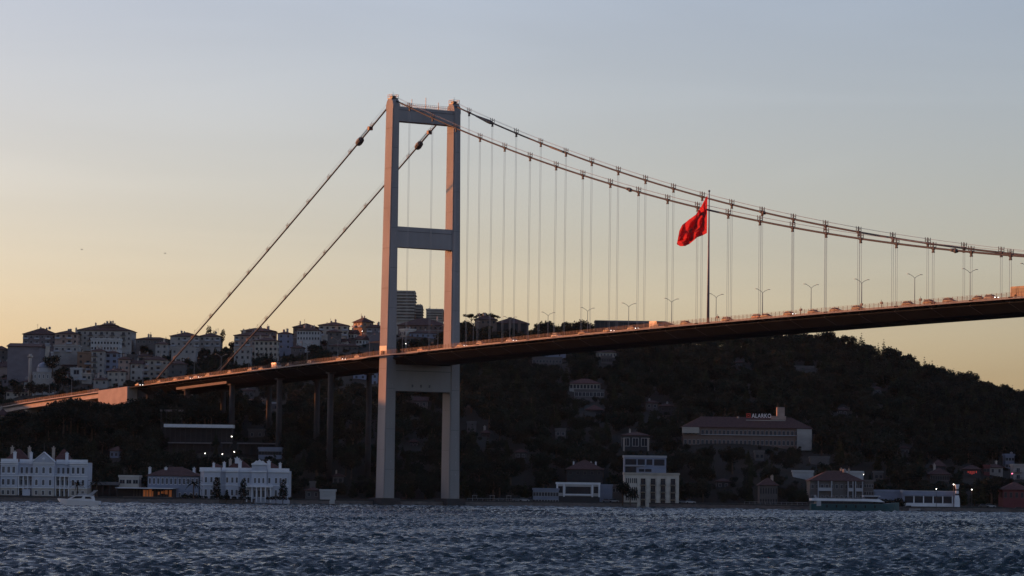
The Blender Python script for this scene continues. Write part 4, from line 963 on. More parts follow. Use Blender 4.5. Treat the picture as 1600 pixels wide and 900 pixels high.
canopy('low grey-roofed boat terrace right beside the first palace', 137, 184, 753, 779, 1.2, Y=1214, posts=5, cat='terrace', mt=roof_g)
house('waterside_mansion', 'low flat-roofed annex with a rust red front above the restaurant pavilion', 186, 217, 746, 760, 'cream', roof='flat', dep=8, fl=1, cols=3, ww=2.2, wh=1.6, Y=1221, cat='annex', clutter=0)
house('boathouse', 'small white cubic boathouse right of the second palace', 500, 523, 768, 779, 'white', roof='flat', dep=8, win=False, Y=1234, cat='boathouse', clutter=0)
house('boathouse', 'dim low wing left of the white boathouse', 477, 499.5, 766, 779, 'dim', rh=1.2, dep=8, fl=1, Y=1238, cat='boathouse', clutter=0)
house(HO, 'small grey box hut on top behind the white boathouse', 484, 492, 755, 764, 'dim', roof='flat', dep=4, win=False, Y=1244, clutter=0)
# -------- shore right of the tower
house('waterside_mansion', 'pale blue wooden waterside mansion with glass front right of the tower', 833, 873, 766, 783, 'blue', roof='flat', dep=9, fl=2, cols=9, ww=1.1, wh=1.7, Y=1303, cat='mansion', clutter=0)
t, hw, H, dep = house('glass_pavilion', 'white framed glass pavilion on the shore left of the tall cream block', 870, 937, 757, 776, 'white', roof='flat', dep=12, Y=1306, win=False, cat='pavilion', clutter=0, rm=palace_t)
o = MB(); o.box(-hw*.58, hw*.58, -.05, -.001, H-3.9, H-.9); o.build('glazing', glass, t)
for x0, x1 in ((-.93, -.72), (.72, .93)):
    o = MB(); o.box(hw*x0, hw*x1, -.05, -.001, H-3.6, H-.8); o.build('glazing', glass, t)
for x in (-.66, -.98, .66, .98): o = MB(); o.box(hw*x-.35, hw*x+.35, -.5, -.06, H-5.2, H-.02); o.build('pillar', palace_t, t)
o = MB(); o.box(-hw*.62, hw*.62, -.6, -.06, H-4.6, H-4.0); o.build('sill', palace_t, t)
o = MB(); o.box(-hw, hw, -.3, -.01, 0, H-4.9); o.build('base_wall', wallmat('black'), t)
house('annex', 'blue-grey annex directly right of the glass pavilion', 937, 957, 760, 772, 'blue', roof='flat', dep=7, win=False, Y=1312, cat='annex', clutter=0)
house('annex', 'low dim glazed annex touching the tall cream block', 957, 976, 760, 771, 'dim', roof='flat', dep=6, fl=1, cols=4, Y=1314, cat='annex', clutter=0)
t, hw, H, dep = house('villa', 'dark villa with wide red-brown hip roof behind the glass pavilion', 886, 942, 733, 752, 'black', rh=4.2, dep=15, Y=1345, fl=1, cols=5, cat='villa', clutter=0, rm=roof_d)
for x in (-.62, .35, .62): put('chimney', chim2_me, t, (hw*x, 6, H+1.2), None, (.6, .6, .7))
# tall cream block
t, hw, H, dep = house('waterside_block', 'tall cream five-storey shore block with dark balcony bays', 976, 1061, 742, 790, 'cream', roof='flat', dep=16, Y=1306, win=False, cat='apartment block', clutter=0, rm=wallmat('beige'))
def P2(px): return (px-1018.5)*1306/F
def Z2(py): return H-(py-742)*1306/F
for r in range(4):
    z = Z2(757+r*11.2)
    if z < 0.2: z = .3
    for px in (1005, 1020.5, 1036, 1051.5):
        o = MB(); o.box(P2(px-3.6), P2(px+3.6), -.04, -.001, z, z+2.5); w_ = o.build('window', glass, t)
        o = MB(); o.box(P2(px)-.05, P2(px)+.05, -.08, -.041, z, z+2.5); o.box(P2(px-3.6), P2(px+3.6), -.07, -.042, z+1.7, z+1.8); o.build('mullion', frame_d, w_)
        put('balcony', bal2_me, t, (P2(px), -.01, z-.25), None, (P2(px+4.3)-P2(px-4.3), .8, 1))
    if r < 3:
        for px in (979, 982, 985.2, 988.5, 991.8, 994.5): put('window', W_std, t, (P2(px), -.01, Z2(755.5+r*13.5)), None, (.5, 1, 2.2))
for px in (998, 1012.5, 1028, 1043.5, 1058.5): o = MB(); o.box(P2(px-2.2), P2(px+2.2), -.28, -.003, 0, H-.6); o.build('pilaster', wallmat('cream'), t)
t, hw, H, dep = house('penthouse', 'blue-white glazed penthouse storeys on top of the tall cream block', 975.5, 1041, 715, 739, 'bluepale', roof='flat', dep=12, Y=1312, win=False, cat='penthouse', clutter=0, rm=white_w)
for a, b, z0, z1 in ((-.95, -.42, 3.8, 6.2), (-.36, -.02, 3.8, 6.2), (.06, .34, 3.8, 6.2), (.42, .92, 3.6, 6.2), (-.95, -.42, .5, 2.9), (-.3, -.04, .9, 2.1), (.0, .3, .9, 2.1)):
    o = MB(); o.box(hw*a, hw*b, -.04, -.001, H-6.9+z0, H-6.9+z1); o.build('window', glass, t)
o = MB(); o.box(-hw, hw*.0, -1.0, -.05, H-3.6, H-3.3); o.build('balcony', white_w, t)
house(HO, 'dark pillared house up the slope behind the penthouse', 972, 1014, 680, 702, 'black', rh=1.6, dep=10, cols=3, ww=3, wh=4, fl=1, fh=6, cat='house', clutter=1)
for px in (975, 1013): 
    P = at(px, 684, groundY(993, 706)-.5); o = thing('gate_pillar', 'pale pillar at the %s front corner of the dark pillared house' % ('left' if px < 990 else 'right'), 'pillar', (P[0], P[1], P[2]-6.5)); b_ = MB(); b_.box(-.4, .4, -.4, .4, 0, 6); b_.build('shaft', concrete, o); b_ = MB(); b_.box(-.6, .6, -.6, .6, 6, 6.4); b_.build('cap', concrete, o)
# -------- big office block with roof sign
t, hw, H, dep = house('office_building', 'long office block with red-brown hip roof and roof sign on the right slope', 1068, 1268, 668, 694, 'brown', rh=5.0, dep=17, fl=2, cols=30, ww=1.3, wh=2.2, fh=4.5, cat='office building', rm=roof_d, clutter=2, ground=698, sides=False)
YO = t.location.y; XO = t.location.x; ZO = t.location.z
PX = lambda px: (px-1168)*YO/F
PZ = lambda py: at(1168, py, YO)[2]-ZO
o = MB(); o.box(PX(1095), PX(1256), -.7, -.002, PZ(680.2), PZ(679.2)); o.build('ledge', white_w, t)
o = MB(); o.box(PX(1245), PX(1268), -1.6, -.004, 0, H-.4); o.build('wall', wallmat('grey'), t)
o = MB(); o.box(PX(1066), PX(1092), -2.5, -.005, PZ(678), H-.2); o.build('wall', wallmat('beige'), t)
rt_ = MB(); rt_.box(PX(1216), PX(1228), 7, 11, H, PZ(635)); rt_.box(PX(1206), PX(1230), 6.5, 7-.01, H, PZ(649)); rt_.build('lift_tower', wallmat('pink'), t)
o = MB(); o.box(PX(1167), PX(1229), 5.5, 6.4, H+.2, PZ(655.5)); o.build('sign_plinth', wallmat('beige'), t)
for px in (1098, 1217, 1228): put('antenna', ant_me, t, (PX(px), 7, PZ(655 if px < 1200 else 637)), None, (1, 1, 1))
fr_ = MB()
for k in range(16): x = PX(1176+k*2.1); fr_.box(x-.05, x+.05, 5.8, 5.9, PZ(655.4), PZ(653))
fr_.box(PX(1168), PX(1207), 5.8, 5.9, PZ(653), PZ(652.5)); sgn_f = fr_.build('sign_frame', dark_metal, t)
cu = bpy.data.curves.new('sign_text', 'FONT'); cu.body = 'ALARKO'; cu.size = 1; cu.extrude = .04; cu.offset = .012; cu.space_character = 1.12
tmp = bpy.data.objects.new('tmp', cu); C.objects.link(tmp); bpy.context.view_layer.update()
tm = bpy.data.meshes.new_from_object(tmp.evaluated_get(bpy.context.evaluated_depsgraph_get())); bpy.data.objects.remove(tmp)
tm.materials.clear(); tm.materials.append(mat('white sign letters', (.72, .72, .74), .5, .05)); cw = max(v.co.x for v in tm.vertices)-min(v.co.x for v in tm.vertices); chh = max(v.co.y for v in tm.vertices)
W_ = PX(1206.5)-PX(1176); Hh = PZ(645.6)-PZ(652)
lt = put('lettering', tm, t, (PX(1176), 5.7, PZ(652)), (math.pi/2, 0, 0), (W_/cw, Hh/chh, 1))
em = MB(); a, b, c, d = PX(1167.8), PX(1174), PZ(652), PZ(645.4); em.box(a, b, 5.6, 5.75, c, c+.3); em.box(a, b, 5.6, 5.75, d-.3, d); em.box(a, a+.3, 5.6, 5.75, c+.3, d-.3); em.box(b-.3, b, 5.6, 5.75, c+.3, d-.3); em.box((a+b)/2-.3, (a+b)/2+.25, 5.6, 5.75, (c+d)/2-.25, (c+d)/2+.3)
em.build('emblem', mat('red emblem', (.5, .05, .04), .5), t)
house(HO, 'small pale house on stilts in the trees below the office block', 1180, 1194, 707, 716, 'dim', roof='flat', dep=6, fl=1, cols=2, clutter=0)
house(HO, 'dim slope house with sloping retaining wall right below the office block', 1267, 1296, 716, 724, 'dim', roof='flat', dep=8, win=False, clutter=0)
house(HO, 'white rectangular garden wall house above the wooden mansion', 1239, 1271, 738, 750, 'white', roof='flat', dep=5, win=False, Y=1352, clutter=0)
house(HO, 'pale wall house right behind the roof of the wooden mansion', 1318, 1349, 739, 747, 'white', roof='flat', dep=5, win=False, Y=1356, clutter=0)
house('waterside_mansion', 'narrow grey shuttered waterside house left of the ferry', 1187, 1215, 758, 782, 'dim', rh=3.2, dep=10, fl=2, cols=7, ww=.6, wh=2.6, fh=4.6, Y=1316, cat='mansion', clutter=2)
t, hw, H, dep = house('waterside_mansion', 'two-storey wooden mansion with red-brown roof directly behind the ferry', 1266, 1349, 751, 779, 'dim', rh=4.2, dep=16, Y=1306, fl=2, cols=11, ww=1.1, wh=1.9, fh=4.6, cat='mansion', clutter=4, rm=roof_d, sides=False)
for a, b in ((-.72, -.18), (.4, .62), (.68, .98)):
    for f in range(2):
        z = H-4.6*(f+1)
        o = MB(); o.box(hw*a, hw*b, -1.2, -.002, z+.2, z+1.6); o.build('balcony', white_w, t)
    o = MB(); o.box(hw*a, hw*a+.4, -1.15, -.003, 0, H-.2); o.box(hw*b-.4, hw*b, -1.15, -.003, 0, H-.2); o.build('pillar', white_w, t)
house('annex', 'brown trellised annex right of the wooden mansion', 1350, 1365, 753, 776, 'dim', roof='flat', dep=8, fl=2, cols=4, ww=.9, Y=1310, cat='annex', clutter=0)
# long white pavilion
t, hw, H, dep = house('pavilion', 'long low white ferry pavilion with glazed bays beside the stone stele', 1411, 1492, 770, 793, 'bluepale', roof='flat', dep=10, Y=1304, win=False, cat='pavilion', clutter=0, rm=white_w)
for k in range(5):
    a = -.93+.37*k; o = MB(); o.box(hw*a, hw*(a+.33), -.05, -.001, H-4.2, H-1.6); o.build('glazing', glass, t)
    o = MB(); o.box(hw*(a+.33), hw*(a+.37), -.3, -.002, 0, H-1.0); o.build('pillar', palace_t, t)
o = MB(); o.box(-hw, hw, -.5, -.31, H-1.3, H+.6); o.build('fascia', wallmat('bluepale'), t); o = MB(); o.box(-hw, hw, -.6, -.32, .0, H-4.4); o.build('base_wall', palace_t, t)
house('pavilion', 'long pale low wall building left of the ferry pavilion, behind shrubs', 1366, 1411, 768.5, 780, 'bluepale', roof='flat', dep=8, Y=1312, win=False, cat='pavilion', clutter=0)
P = at(1495.5, 757, 1301); t = thing('stele', 'tapered pale stone stele with flared top at the right end of the ferry pavilion', 'monument', (P[0], 1301, 1.6)); h = P[2]-1.6
def rg(w, z): return [(-w, -w, z), (w, -w, z), (w, w, z), (-w, w, z)]
o = MB(); o.loft([rg(1.1, 0), rg(1.0, h*.35), rg(.65, h*.52)]); o.build('base', palace_t, t)
o = MB(); o.loft([rg(.66, h*.52+.01), rg(.6, h*.6)]); o.build('dark_band', dark_metal, t); o = MB(); o.loft([rg(.6, h*.6+.01), rg(.55, h*.72)]); o.build('shaft', palace_t, t)
o = MB(); o.loft([rg(.45, h*.72+.01), rg(.5, h*.8)]); o.build('dark_band', dark_metal, t); o = MB(); o.loft([rg(.5, h*.8+.01), rg(.85, h*.98), rg(.8, h)]); o.build('capital', palace_t, t)
# right edge houses
house('waterside_mansion', 'red waterside mansion with white bay at the right picture edge', 1567, 1610, 765, 786, 'red', rh=3.2, dep=12, Y=1318, fl=1, cols=5, ww=1.2, wh=2.4, fh=4.4, cat='mansion', clutter=0, rm=roof_r)
house('villa', 'grey villa with two dark windows and red side wall above the right edge trees', 1546, 1567, 730, 742, 'grey', rh=1.6, dep=9, fl=1, cols=2, ww=1.1, wh=1.8, cat='villa', clutter=2)
house('annex', 'red side wing of the grey villa', 1537, 1546.5, 729, 741, 'red', roof='flat', dep=8, fl=1, cols=2, cat='annex', clutter=0)
house('villa', 'pale tall house fragment at the right edge high in the trees', 1571, 1585, 712, 728, 'bluepale', roof='flat', dep=8, fl=2, cols=3, cat='villa', clutter=1)
house('apartment_block', 'white balconied block cut by the right picture edge', 1584, 1612, 728, 750, 'grey', roof='flat', dep=10, fl=3, cols=2, balc=1, cat='apartment block', clutter=0)
house('villa', 'wooden villa with rows of small shutters on the slope above the ferry pavilion', 1454, 1484, 741, 749, 'dim', rh=3, dep=10, fl=1, cols=11, ww=.6, wh=1.8, cat='villa', clutter=1)
house('villa', 'dark blue-roofed villa behind the shuttered wooden villa', 1460, 1476, 728, 734, 'black', rh=3, dep=9, fl=1, cols=2, cat='villa', clutter=0)
t, hw, H, dep = house('cafe', 'dark cafe with a red lit window cluster on the right slope', 1508, 1532, 733, 744, 'black', rh=2, dep=8, win=False, cat='cafe', clutter=0)
for k, (x, z0, z1) in enumerate(((-.6, .9, 2), (-.35, .5, 2), (-.1, .2, 2), (.15, .5, 2), (.45, .9, 2.1))): o = MB(); o.box(hw*x-.18, hw*x+.18, -.05, -.001, H-2.6+z0, H-2.9+z1); o.build('lit_window', lit_red, t)
house(HO, 'faint pale house half way up the slope above the wooden mansion', 1366, 1380, 739, 746, 'dim', roof='flat', dep=5, fl=1, cols=2, clutter=0)

# -------- mosque
P = at(68, 580, 1) ; YM = 1640.; P = at(68, 581, YM); g0 = min(gh(P[0], YM), at(68, 597, YM)[2])-3; t = thing('mosque', 'small white mosque with grey-blue dome on the left slope', 'mosque', (P[0], YM, g0)); zt = P[2]-g0; s = YM/F
o = MB(); o.box(-17*s, 18*s, 0, 22*s, 0, zt); o.build('prayer_hall', wallmat('grey'), t)
o = MB(); o.lathe([(12.4*s, zt+.01), (12.4*s, zt+2.2)], 12, (0, 11*s, 0)); dr = o.build('drum', white_w, t)
o = MB(); o.lathe([(11.8*s*math.cos(a), zt+2.22+9*s*math.sin(a)) for a in np.linspace(0, 1.5, 8)], 20, (0, 11*s, 0)); dm = o.build('dome', lead_m, t, True)
o = MB(); o.tube([(0, 11*s, zt+2.2+9*s), (0, 11*s, zt+5.6+9*s)], .12, 5); o.build('finial', dark_metal, dm)
for k in range(5): put('window', W_arch, t, (-13*s+k*6.6*s, -.01, zt-3.4), None, (.9, 1, 2.2))
o = MB(); xm = -22.5*s; o.tube([(xm, 3, 0), (xm, 3, zt+9.5)], [1.0, .85], 10); mn = o.build('minaret', concrete, t, True)
o = MB(); o.lathe([(.9, 0), (1.5, .4), (1.5, 1.2)], 10, (xm, 3, zt+7.4)); o.build('gallery', concrete, mn)
VIS.append((40, 86, 588, YM))
P = at(72.5, 541, 1690); g0 = gh(P[0], 1690); t = thing('stair_tower', 'slender pale flared tower rising behind the mosque dome', 'tower', (P[0], 1690, g0-1)); h = P[2]-g0+1
o = MB(); o.loft([[(-1.7, -1, 0), (.6, -1, 0), (.6, 1, 0), (-1.7, 1, 0)], [(-1.0, -1, h*.55), (1.0, -1, h*.55), (1.0, 1, h*.55), (-1.0, 1, h*.55)], [(-.2, -1, h), (1.8, -1, h), (1.8, 1, h), (-.2, 1, h)]]); o.build('shaft', wallmat('beige'), t)
o = MB(); o.box(-.6, 2.2, -1.2, 1.2, h+.01, h+.5); o.build('cap', white_w, t); VIS.append((67, 78, 565, 1690))

# ---------------------------------------------------------------- street lamps that are lit
for px, py, lab, mt_ in ((362, 682, 'highest lit lamp at the right end of the long park hall', lit_lamp), (320.5, 708.5, 'lit lamp left above the second palace roof', lit_lamp), (347.5, 709.5, 'lit lamp above the middle of the second palace roof', lit_lamp), (366, 706, 'dimmer lit lamp just right of the pair above the second palace', lit_lamp),
                      (1349, 741.5, 'bright lit lamp right behind the wooden mansion roof', lit_lamp), (1463, 764, 'lit lamp standing over the ferry pavilion roof', lit_lamp), (1490, 757, 'lit lamp just left of the stele top', lit_lamp), (1518.5, 765, 'lit lamp on a pole right of the stele', lit_lamp),
                      (1581.5, 740, 'pink lit lamp beside the block at the right edge', lit_pink), (566, 517.5, 'lit white lamp in front of the lilac block left of the tower', lit_lamp), (620, 564.8, 'white lamp under the deck just right of the near tower leg', lit_lamp), (634, 537, 'lit lamp low between the tower legs', lit_lamp)):
    Y = 1300. if py > 755 and px > 800 else groundY(px, py+14); P = at(px, py, Y); g0 = gh(P[0], Y)
    if px == 620: Y = 1258; P = at(px, py, Y); g0 = P[2]-9
    t = thing('street_lamp', lab, 'street lamp', (P[0], Y, min(g0, P[2]-3)-.3)); h = P[2]-t.location.z
    o = MB(); o.tube([(0, 0, 0), (0, 0, h-.25)], [.12, .07], 5); o.build('pole', dark_metal, t); o = MB(); o.lathe([(.05, -.2), (.19, -.1), (.19, .1), (.05, .2)], 8, (0, 0, h)); o.build('globe', mt_, t)
    VIS.append((px-2, px+2, py+2, Y))

# ---------------------------------------------------------------- boats
def ringx(x, pts): return [(x, y, z) for y, z in pts]
# motor yacht, bow to the left (local -x)
P = at(124, 789.5, 1040); t = thing('motor_yacht', 'white motor yacht with flybridge cruising left past the first palace', 'yacht', (P[0], 1040, 0), R(-3))
st_ = [(-7.4, .05, 2.35, 1.9), (-6.2, .9, 2.2, .7), (-4, 1.7, 2.0, .1), (0, 2.1, 1.75, -.4), (4, 2.1, 1.6, -.4), (6.9, 2.0, 1.6, -.3)]
o = MB(); o.loft([ringx(x, [(-w, zt_), (-w*.75, zb_), (w*.75, zb_), (w, zt_)]) for x, w, zt_, zb_ in st_]); o.build('hull', mat('yacht gelcoat', (.66, .66, .68), .3, .04), t)
o = MB(); o.loft([ringx(x, [(-w, 1.2), (-w, z), (w, z), (w, 1.2)]) for x, w, z in ((-4.2, 1.2, 1.9), (-2.6, 1.6, 2.7), (-1, 1.7, 3.35), (2.2, 1.75, 3.45), (4.6, 1.7, 3.3), (5, 1.7, 1.7))]); o.build('cabin', mat('yacht cabin white', (.58, .58, .60), .35, .04), t)
for sy in (-1, 1):
    o = MB(); yy = sy*1.79; P_ = [(-2.3, 2.35), (-.9, 3.1), (1.4, 3.12), (1.0, 2.45)]; o.loft([[(x, yy-.02, z) for x, z in P_], [(x, yy+.02, z) for x, z in P_]]); o.build('window', glass, t)
    o = MB(); P_ = [(2.2, 2.3), (2.2, 3.0), (3.9, 3.0), (4.4, 2.3)]; o.loft([[(x, yy-.02, z) for x, z in P_], [(x, yy+.02, z) for x, z in P_]]); o.build('window', glass, t)
o = MB(); o.box(-.6, 4.8, -1.6, 1.6, 3.45, 3.6); o.box(-.4, 2.2, -1.5, 1.5, 3.6, 4.0); o.build('flybridge', white_w, t)
o = MB(); 
for sy in (-1.4, 1.4): o.hexa([(3.0, sy-.1, 3.6), (4.2, sy-.1, 3.6), (4.2, sy+.1, 3.6), (3.0, sy+.1, 3.6), (5.0, sy-.1, 4.9), (5.8, sy-.1, 5.1), (5.8, sy+.1, 5.1), (5.0, sy+.1, 4.9)])
o.box(4.9, 5.9, -1.4, 1.4, 4.95, 5.1); o.build('radar_arch', white_w, t)
o = MB(); 
for k in range(8): x = -6.6+k*.9; o.box(x-.02, x+.02, -1.2, -1.16, 2.0, 2.8)
o.box(-6.8, -.2, -1.21, -1.17, 2.78, 2.83); o.build('bow_rail', lamp_metal, t)
o = MB(); o.box(6.9, 7.9, -1.9, 1.9, .3, .5); o.build('swim_platform', white_w, t)
# ferry
YFY = 1268.; P = at(1335, 798, YFY); t = thing('ferry', 'teal-hulled passenger ferry with white upper deck moored before the wooden mansion', 'ferry', (P[0], YFY, 0), R(2))
k_ = YFY/F; X = lambda px: (px-1335)*k_
zf = lambda py: (799.2-py)*k_+.0
hull = mat('teal hull paint', (.03, .085, .10), .4, .1)
o = MB(); o.loft([ringx(X(px), [(-w, z1), (-w*.85, -.6), (w*.85, -.6), (w, z1)]) for px, w, z1 in ((1266, 3.0, zf(790)), (1272, 3.4, zf(789.5)), (1350, 3.6, zf(789)), (1380, 3.3, zf(788.5)), (1396, 1.8, zf(787)), (1405, .15, zf(786)))]); o.build('hull', hull, t)
o = MB(); o.box(X(1278), X(1362), -3.0, 3.0, zf(790), zf(785.2)); o.build('lower_cabin', wallmat('dark'), t)
for kx in range(14): px = 1281+kx*5.9; o = MB(); o.box(X(px), X(px+4.8), -3.06, -3.001, zf(789), zf(785.6)); o.build('window', glass, t)
o = MB(); o.box(X(1266), X(1350), -3.6, 3.6, zf(785), zf(781.2)); o.hexa([(X(1350), -3.6, zf(785)), (X(1381), -3.2, zf(786)), (X(1381), 3.2, zf(786)), (X(1350), 3.6, zf(785)), (X(1350), -3.6, zf(781)), (X(1372), -3.2, zf(781.5)), (X(1372), 3.2, zf(781.5)), (X(1350), 3.6, zf(781))]); o.build('upper_deck', palace_t, t)
o = MB(); o.hexa([(X(1351), -2.6, zf(781)), (X(1368), -2.6, zf(781)), (X(1368), 2.6, zf(781)), (X(1351), 2.6, zf(781)), (X(1350), -2.6, zf(777.2)), (X(1372), -2.6, zf(777.2)), (X(1372), 2.6, zf(777.2)), (X(1350), 2.6, zf(777.2))]); o.build('wheelhouse', wallmat('dark'), t)
o = MB(); o.box(X(1348), X(1374), -2.9, 2.9, zf(777.1), zf(776.2)); o.build('wheelhouse_roof', palace_t, t)
o = MB(); o.hexa([(X(1272), -3.3, zf(785)), (X(1277), -3.3, zf(785)), (X(1277), -3.0, zf(785)), (X(1272), -3.0, zf(785)), (X(1270), -3.3, zf(776)), (X(1273), -3.3, zf(776)), (X(1273), -3.0, zf(776)), (X(1270), -3.0, zf(776))]); o.box(X(1274), X(1281), -3.5, 3.5, zf(793), zf(785.01)); o.build('funnel_arch', white_w, t)
o = MB()
for kx in range(30): px = 1280+kx*2.35; o.box(X(px)-.04, X(px)+.04, -3.5, -3.42, zf(781.2), zf(778.6))
o.box(X(1279), X(1349), -3.52, -3.42, zf(778.8), zf(778.4)); o.build('deck_rail', lamp_metal, t)
for kx in range(9): px = 1284+kx*7; o = MB(); o.box(X(px), X(px+5), -1.8, 1.8, zf(781.1), zf(779.6)); o.build('bench', dark_metal, t)
for kx in range(6): px = 1290+kx*15; o = MB(); o.tube([(X(px), -3.75, zf(795)), (X(px), -3.75, zf(791))], .28, 7); o.build('fender', rubber, t)
P = at(1428, 796, 1290); t = thing('rowing_boat', 'tiny white rowing boat tied up right of the ferry bow', 'boat', (P[0], 1287, 0))
o = MB(); o.loft([ringx(x, [(-w, .9), (-w*.5, -.1), (w*.5, -.1), (w, .9)]) for x, w in ((-2.4, .1), (-1.5, .7), (0, .9), (2.2, .75))]); o.build('hull', white_w, t); o = MB(); o.box(-.3, 0, -.85, .85, .9, 1.0); o.build('thwart', wood, t)
for px, lab in ((1415, 'dark motorboat with cover between ferry and ferry pavilion'), (1590, 'dark speedboat moored below the red mansion')):
    P = at(px, 796, 1296); t = thing('motorboat', lab, 'boat', (P[0], 1296 if px > 1500 else 1289, 0))
    o = MB(); o.loft([ringx(x, [(-w, 1.3), (-w*.6, -.2), (w*.6, -.2), (w, 1.2)]) for x, w in ((-3.6, .1), (-2.2, .9), (0, 1.2), (3.2, 1.0))]); o.build('hull', wallmat('dim'), t)
    o = MB(); o.loft([ringx(x, [(-.8, 1.2), (-.7, z), (.7, z), (.8, 1.2)]) for x, z in ((-1.5, 1.3), (-.5, 2.1), (1.2, 2.1), (1.8, 1.3))]); o.build('cabin', wallmat('dark'), t)
# bus-stop like frames, parked cars on the shore road right of the tower
for px, lab in ((742, 'leftmost small pale frame shelter on the shore right of the tower'), (769, 'middle small pale frame shelter on the shore right of the tower'), (795, 'rightmost small pale frame shelter on the shore right of the tower')):
    P = at(px, 783, 1284); t = thing('shelter', lab, 'shelter', (P[0], ashore(P[0])+7, 1.6)); o = MB()
    for x in (-.9, .8): o.box(x, x+.1, 0, .1, 0, 2.3); o.box(x, x+.1, 1.2, 1.3, 0, 2.3)
    o.build('frame', white_w, t); o = MB(); o.box(-1.1, 1.1, -.1, 1.4, 2.3, 2.42); o.build('roof', white_w, t); o = MB(); o.box(-.7, .7, .9, 1.15, .35, .45); o.build('bench', wood, t)
PK = [(752, 'dark', 'dark car parked between the left and middle shelters'), (782, 'grey', 'grey car parked between the middle and right shelters'), (808, 'silver', 'silver car parked just right of the right shelter'), (819, 'white', 'white car parked left of the pale blue mansion'), (829, 'grey', 'grey car parked closest to the pale blue mansion'),
      (950, 'silver', 'silver car parked before the blue-grey annex'), (961, 'white', 'white car parked between annex and tall cream block'), (1070, 'silver', 'silver car parked right of the tall cream block'), (1082, 'white', 'white car parked second right of the tall cream block'), (1546, 'grey', 'grey car parked on the quay left of the red mansion'), (1557, 'white', 'white car parked beside the red mansion')]
for px, c_, lab in PK:
    P = at(px, 783, 1295); X_ = P[0]; v = vehicle('hatch' if px % 2 else 'car', c_, 0, 0, lab, 1, False)
    v.location = (X_, ashore(X_)+5.5, 1.62); v.rotation_euler = (0, 0, 0); v.scale = (1, 1, 1)
# faint small buildings and walls in the woods
for i, (a, b, yt, yb, w_, lab) in enumerate(((1010, 1028, 629, 634, 'dim', 'faint grey shed on the dark slope right of the columned villa'), (1030, 1052, 634, 639, 'black', 'barely visible low shed beside the faint grey shed on the dark slope'), (1150, 1160, 566, 571, 'black', 'tiny dark hut in the upper woods above the roof sign'),
      (752, 766, 676, 681, 'black', 'tiny dark hut right of the faint grey shed near the far tower leg'), (806, 822, 706, 712, 'black', 'dark low shed in the woods above the parked cars'), (1310, 1324, 640, 645, 'black', 'tiny hut in the woods right of the office block'),
      (1408, 1420, 700, 706, 'dim', 'small pale hut in the woods above the ferry pavilion'), (380, 396, 610, 615, 'dim', 'faint pale shed between the left piers under the deck'), (640, 652, 690, 696, 'black', 'dark shed seen between the tower legs near their feet'), (520, 536, 744, 750, 'dim', 'dim hut above the white boathouse'), (1120, 1140, 752, 760, 'black', 'dark house among trees right of the parked pair by the tall cream block'), (700, 712, 742, 748, 'black', 'dark hut just right of the far tower leg foot'))):
    house('hut', lab, a, b, yt, yb, w_, rh=1.3, dep=6, fl=1, cols=2, cat='hut', clutter=1)
for px0, px1, lab in ((1168, 1262, 'pale quay railing left of the ferry'), (736, 830, 'pale quay railing below the three shelters')):
    x0, x1 = (px0-800)/F*1290, (px1-800)/F*1290; xm = (x0+x1)/2; t = thing('quay_railing', lab, 'railing', (xm, ashore(xm)+.6, 1.75)); n = int((x1-x0)/2)
    for k in range(n):
        xa, xb = x0+(x1-x0)*k/n, x0+(x1-x0)*(k+1)/n; ya, yb_ = ashore(xa)-ashore(xm), ashore(xb)-ashore(xm); xa -= xm; xb -= xm
        o = MB(); o.box(xa-.04, xa+.04, ya-.04, ya+.04, 0, 1.05); o.build('post', white_w, t)
        o = MB(); o.hexa([(xa+.05, ya-.03, 1.0), (xb-.05, yb_-.03, 1.0), (xb-.05, yb_+.03, 1.0), (xa+.05, ya+.03, 1.0), (xa+.05, ya-.03, 1.08), (xb-.05, yb_-.03, 1.08), (xb-.05, yb_+.03, 1.08), (xa+.05, ya+.03, 1.08)]); o.build('rail', white_w, t)
# birds
for px, py, lab in ((128, 390, 'left of two tiny distant birds in the sky over the left ridge'), (258, 396, 'right of two tiny distant birds in the sky over the left ridge')):
    P = at(px, py, 900); t = thing('seagull', lab, 'bird', P); o = MB(); o.tube([(-.3, 0, 0), (0, 0, .03), (.3, 0, 0)], [.03, .09, .04], 6); o.build('body', lamp_metal, t)
    for sy in (-1, 1): o = MB(); o.loft([[(-.1, 0, 0), (.12, 0, 0), (.12, 0, .02), (-.1, 0, .02)], [(-.12, sy*.35, .16), (.06, sy*.35, .16), (.06, sy*.35, .18), (-.12, sy*.35, .18)], [(-.16, sy*.7, .08), (-.1, sy*.7, .08), (-.1, sy*.7, .09), (-.16, sy*.7, .09)]]); o.build('wing', lamp_metal, t)

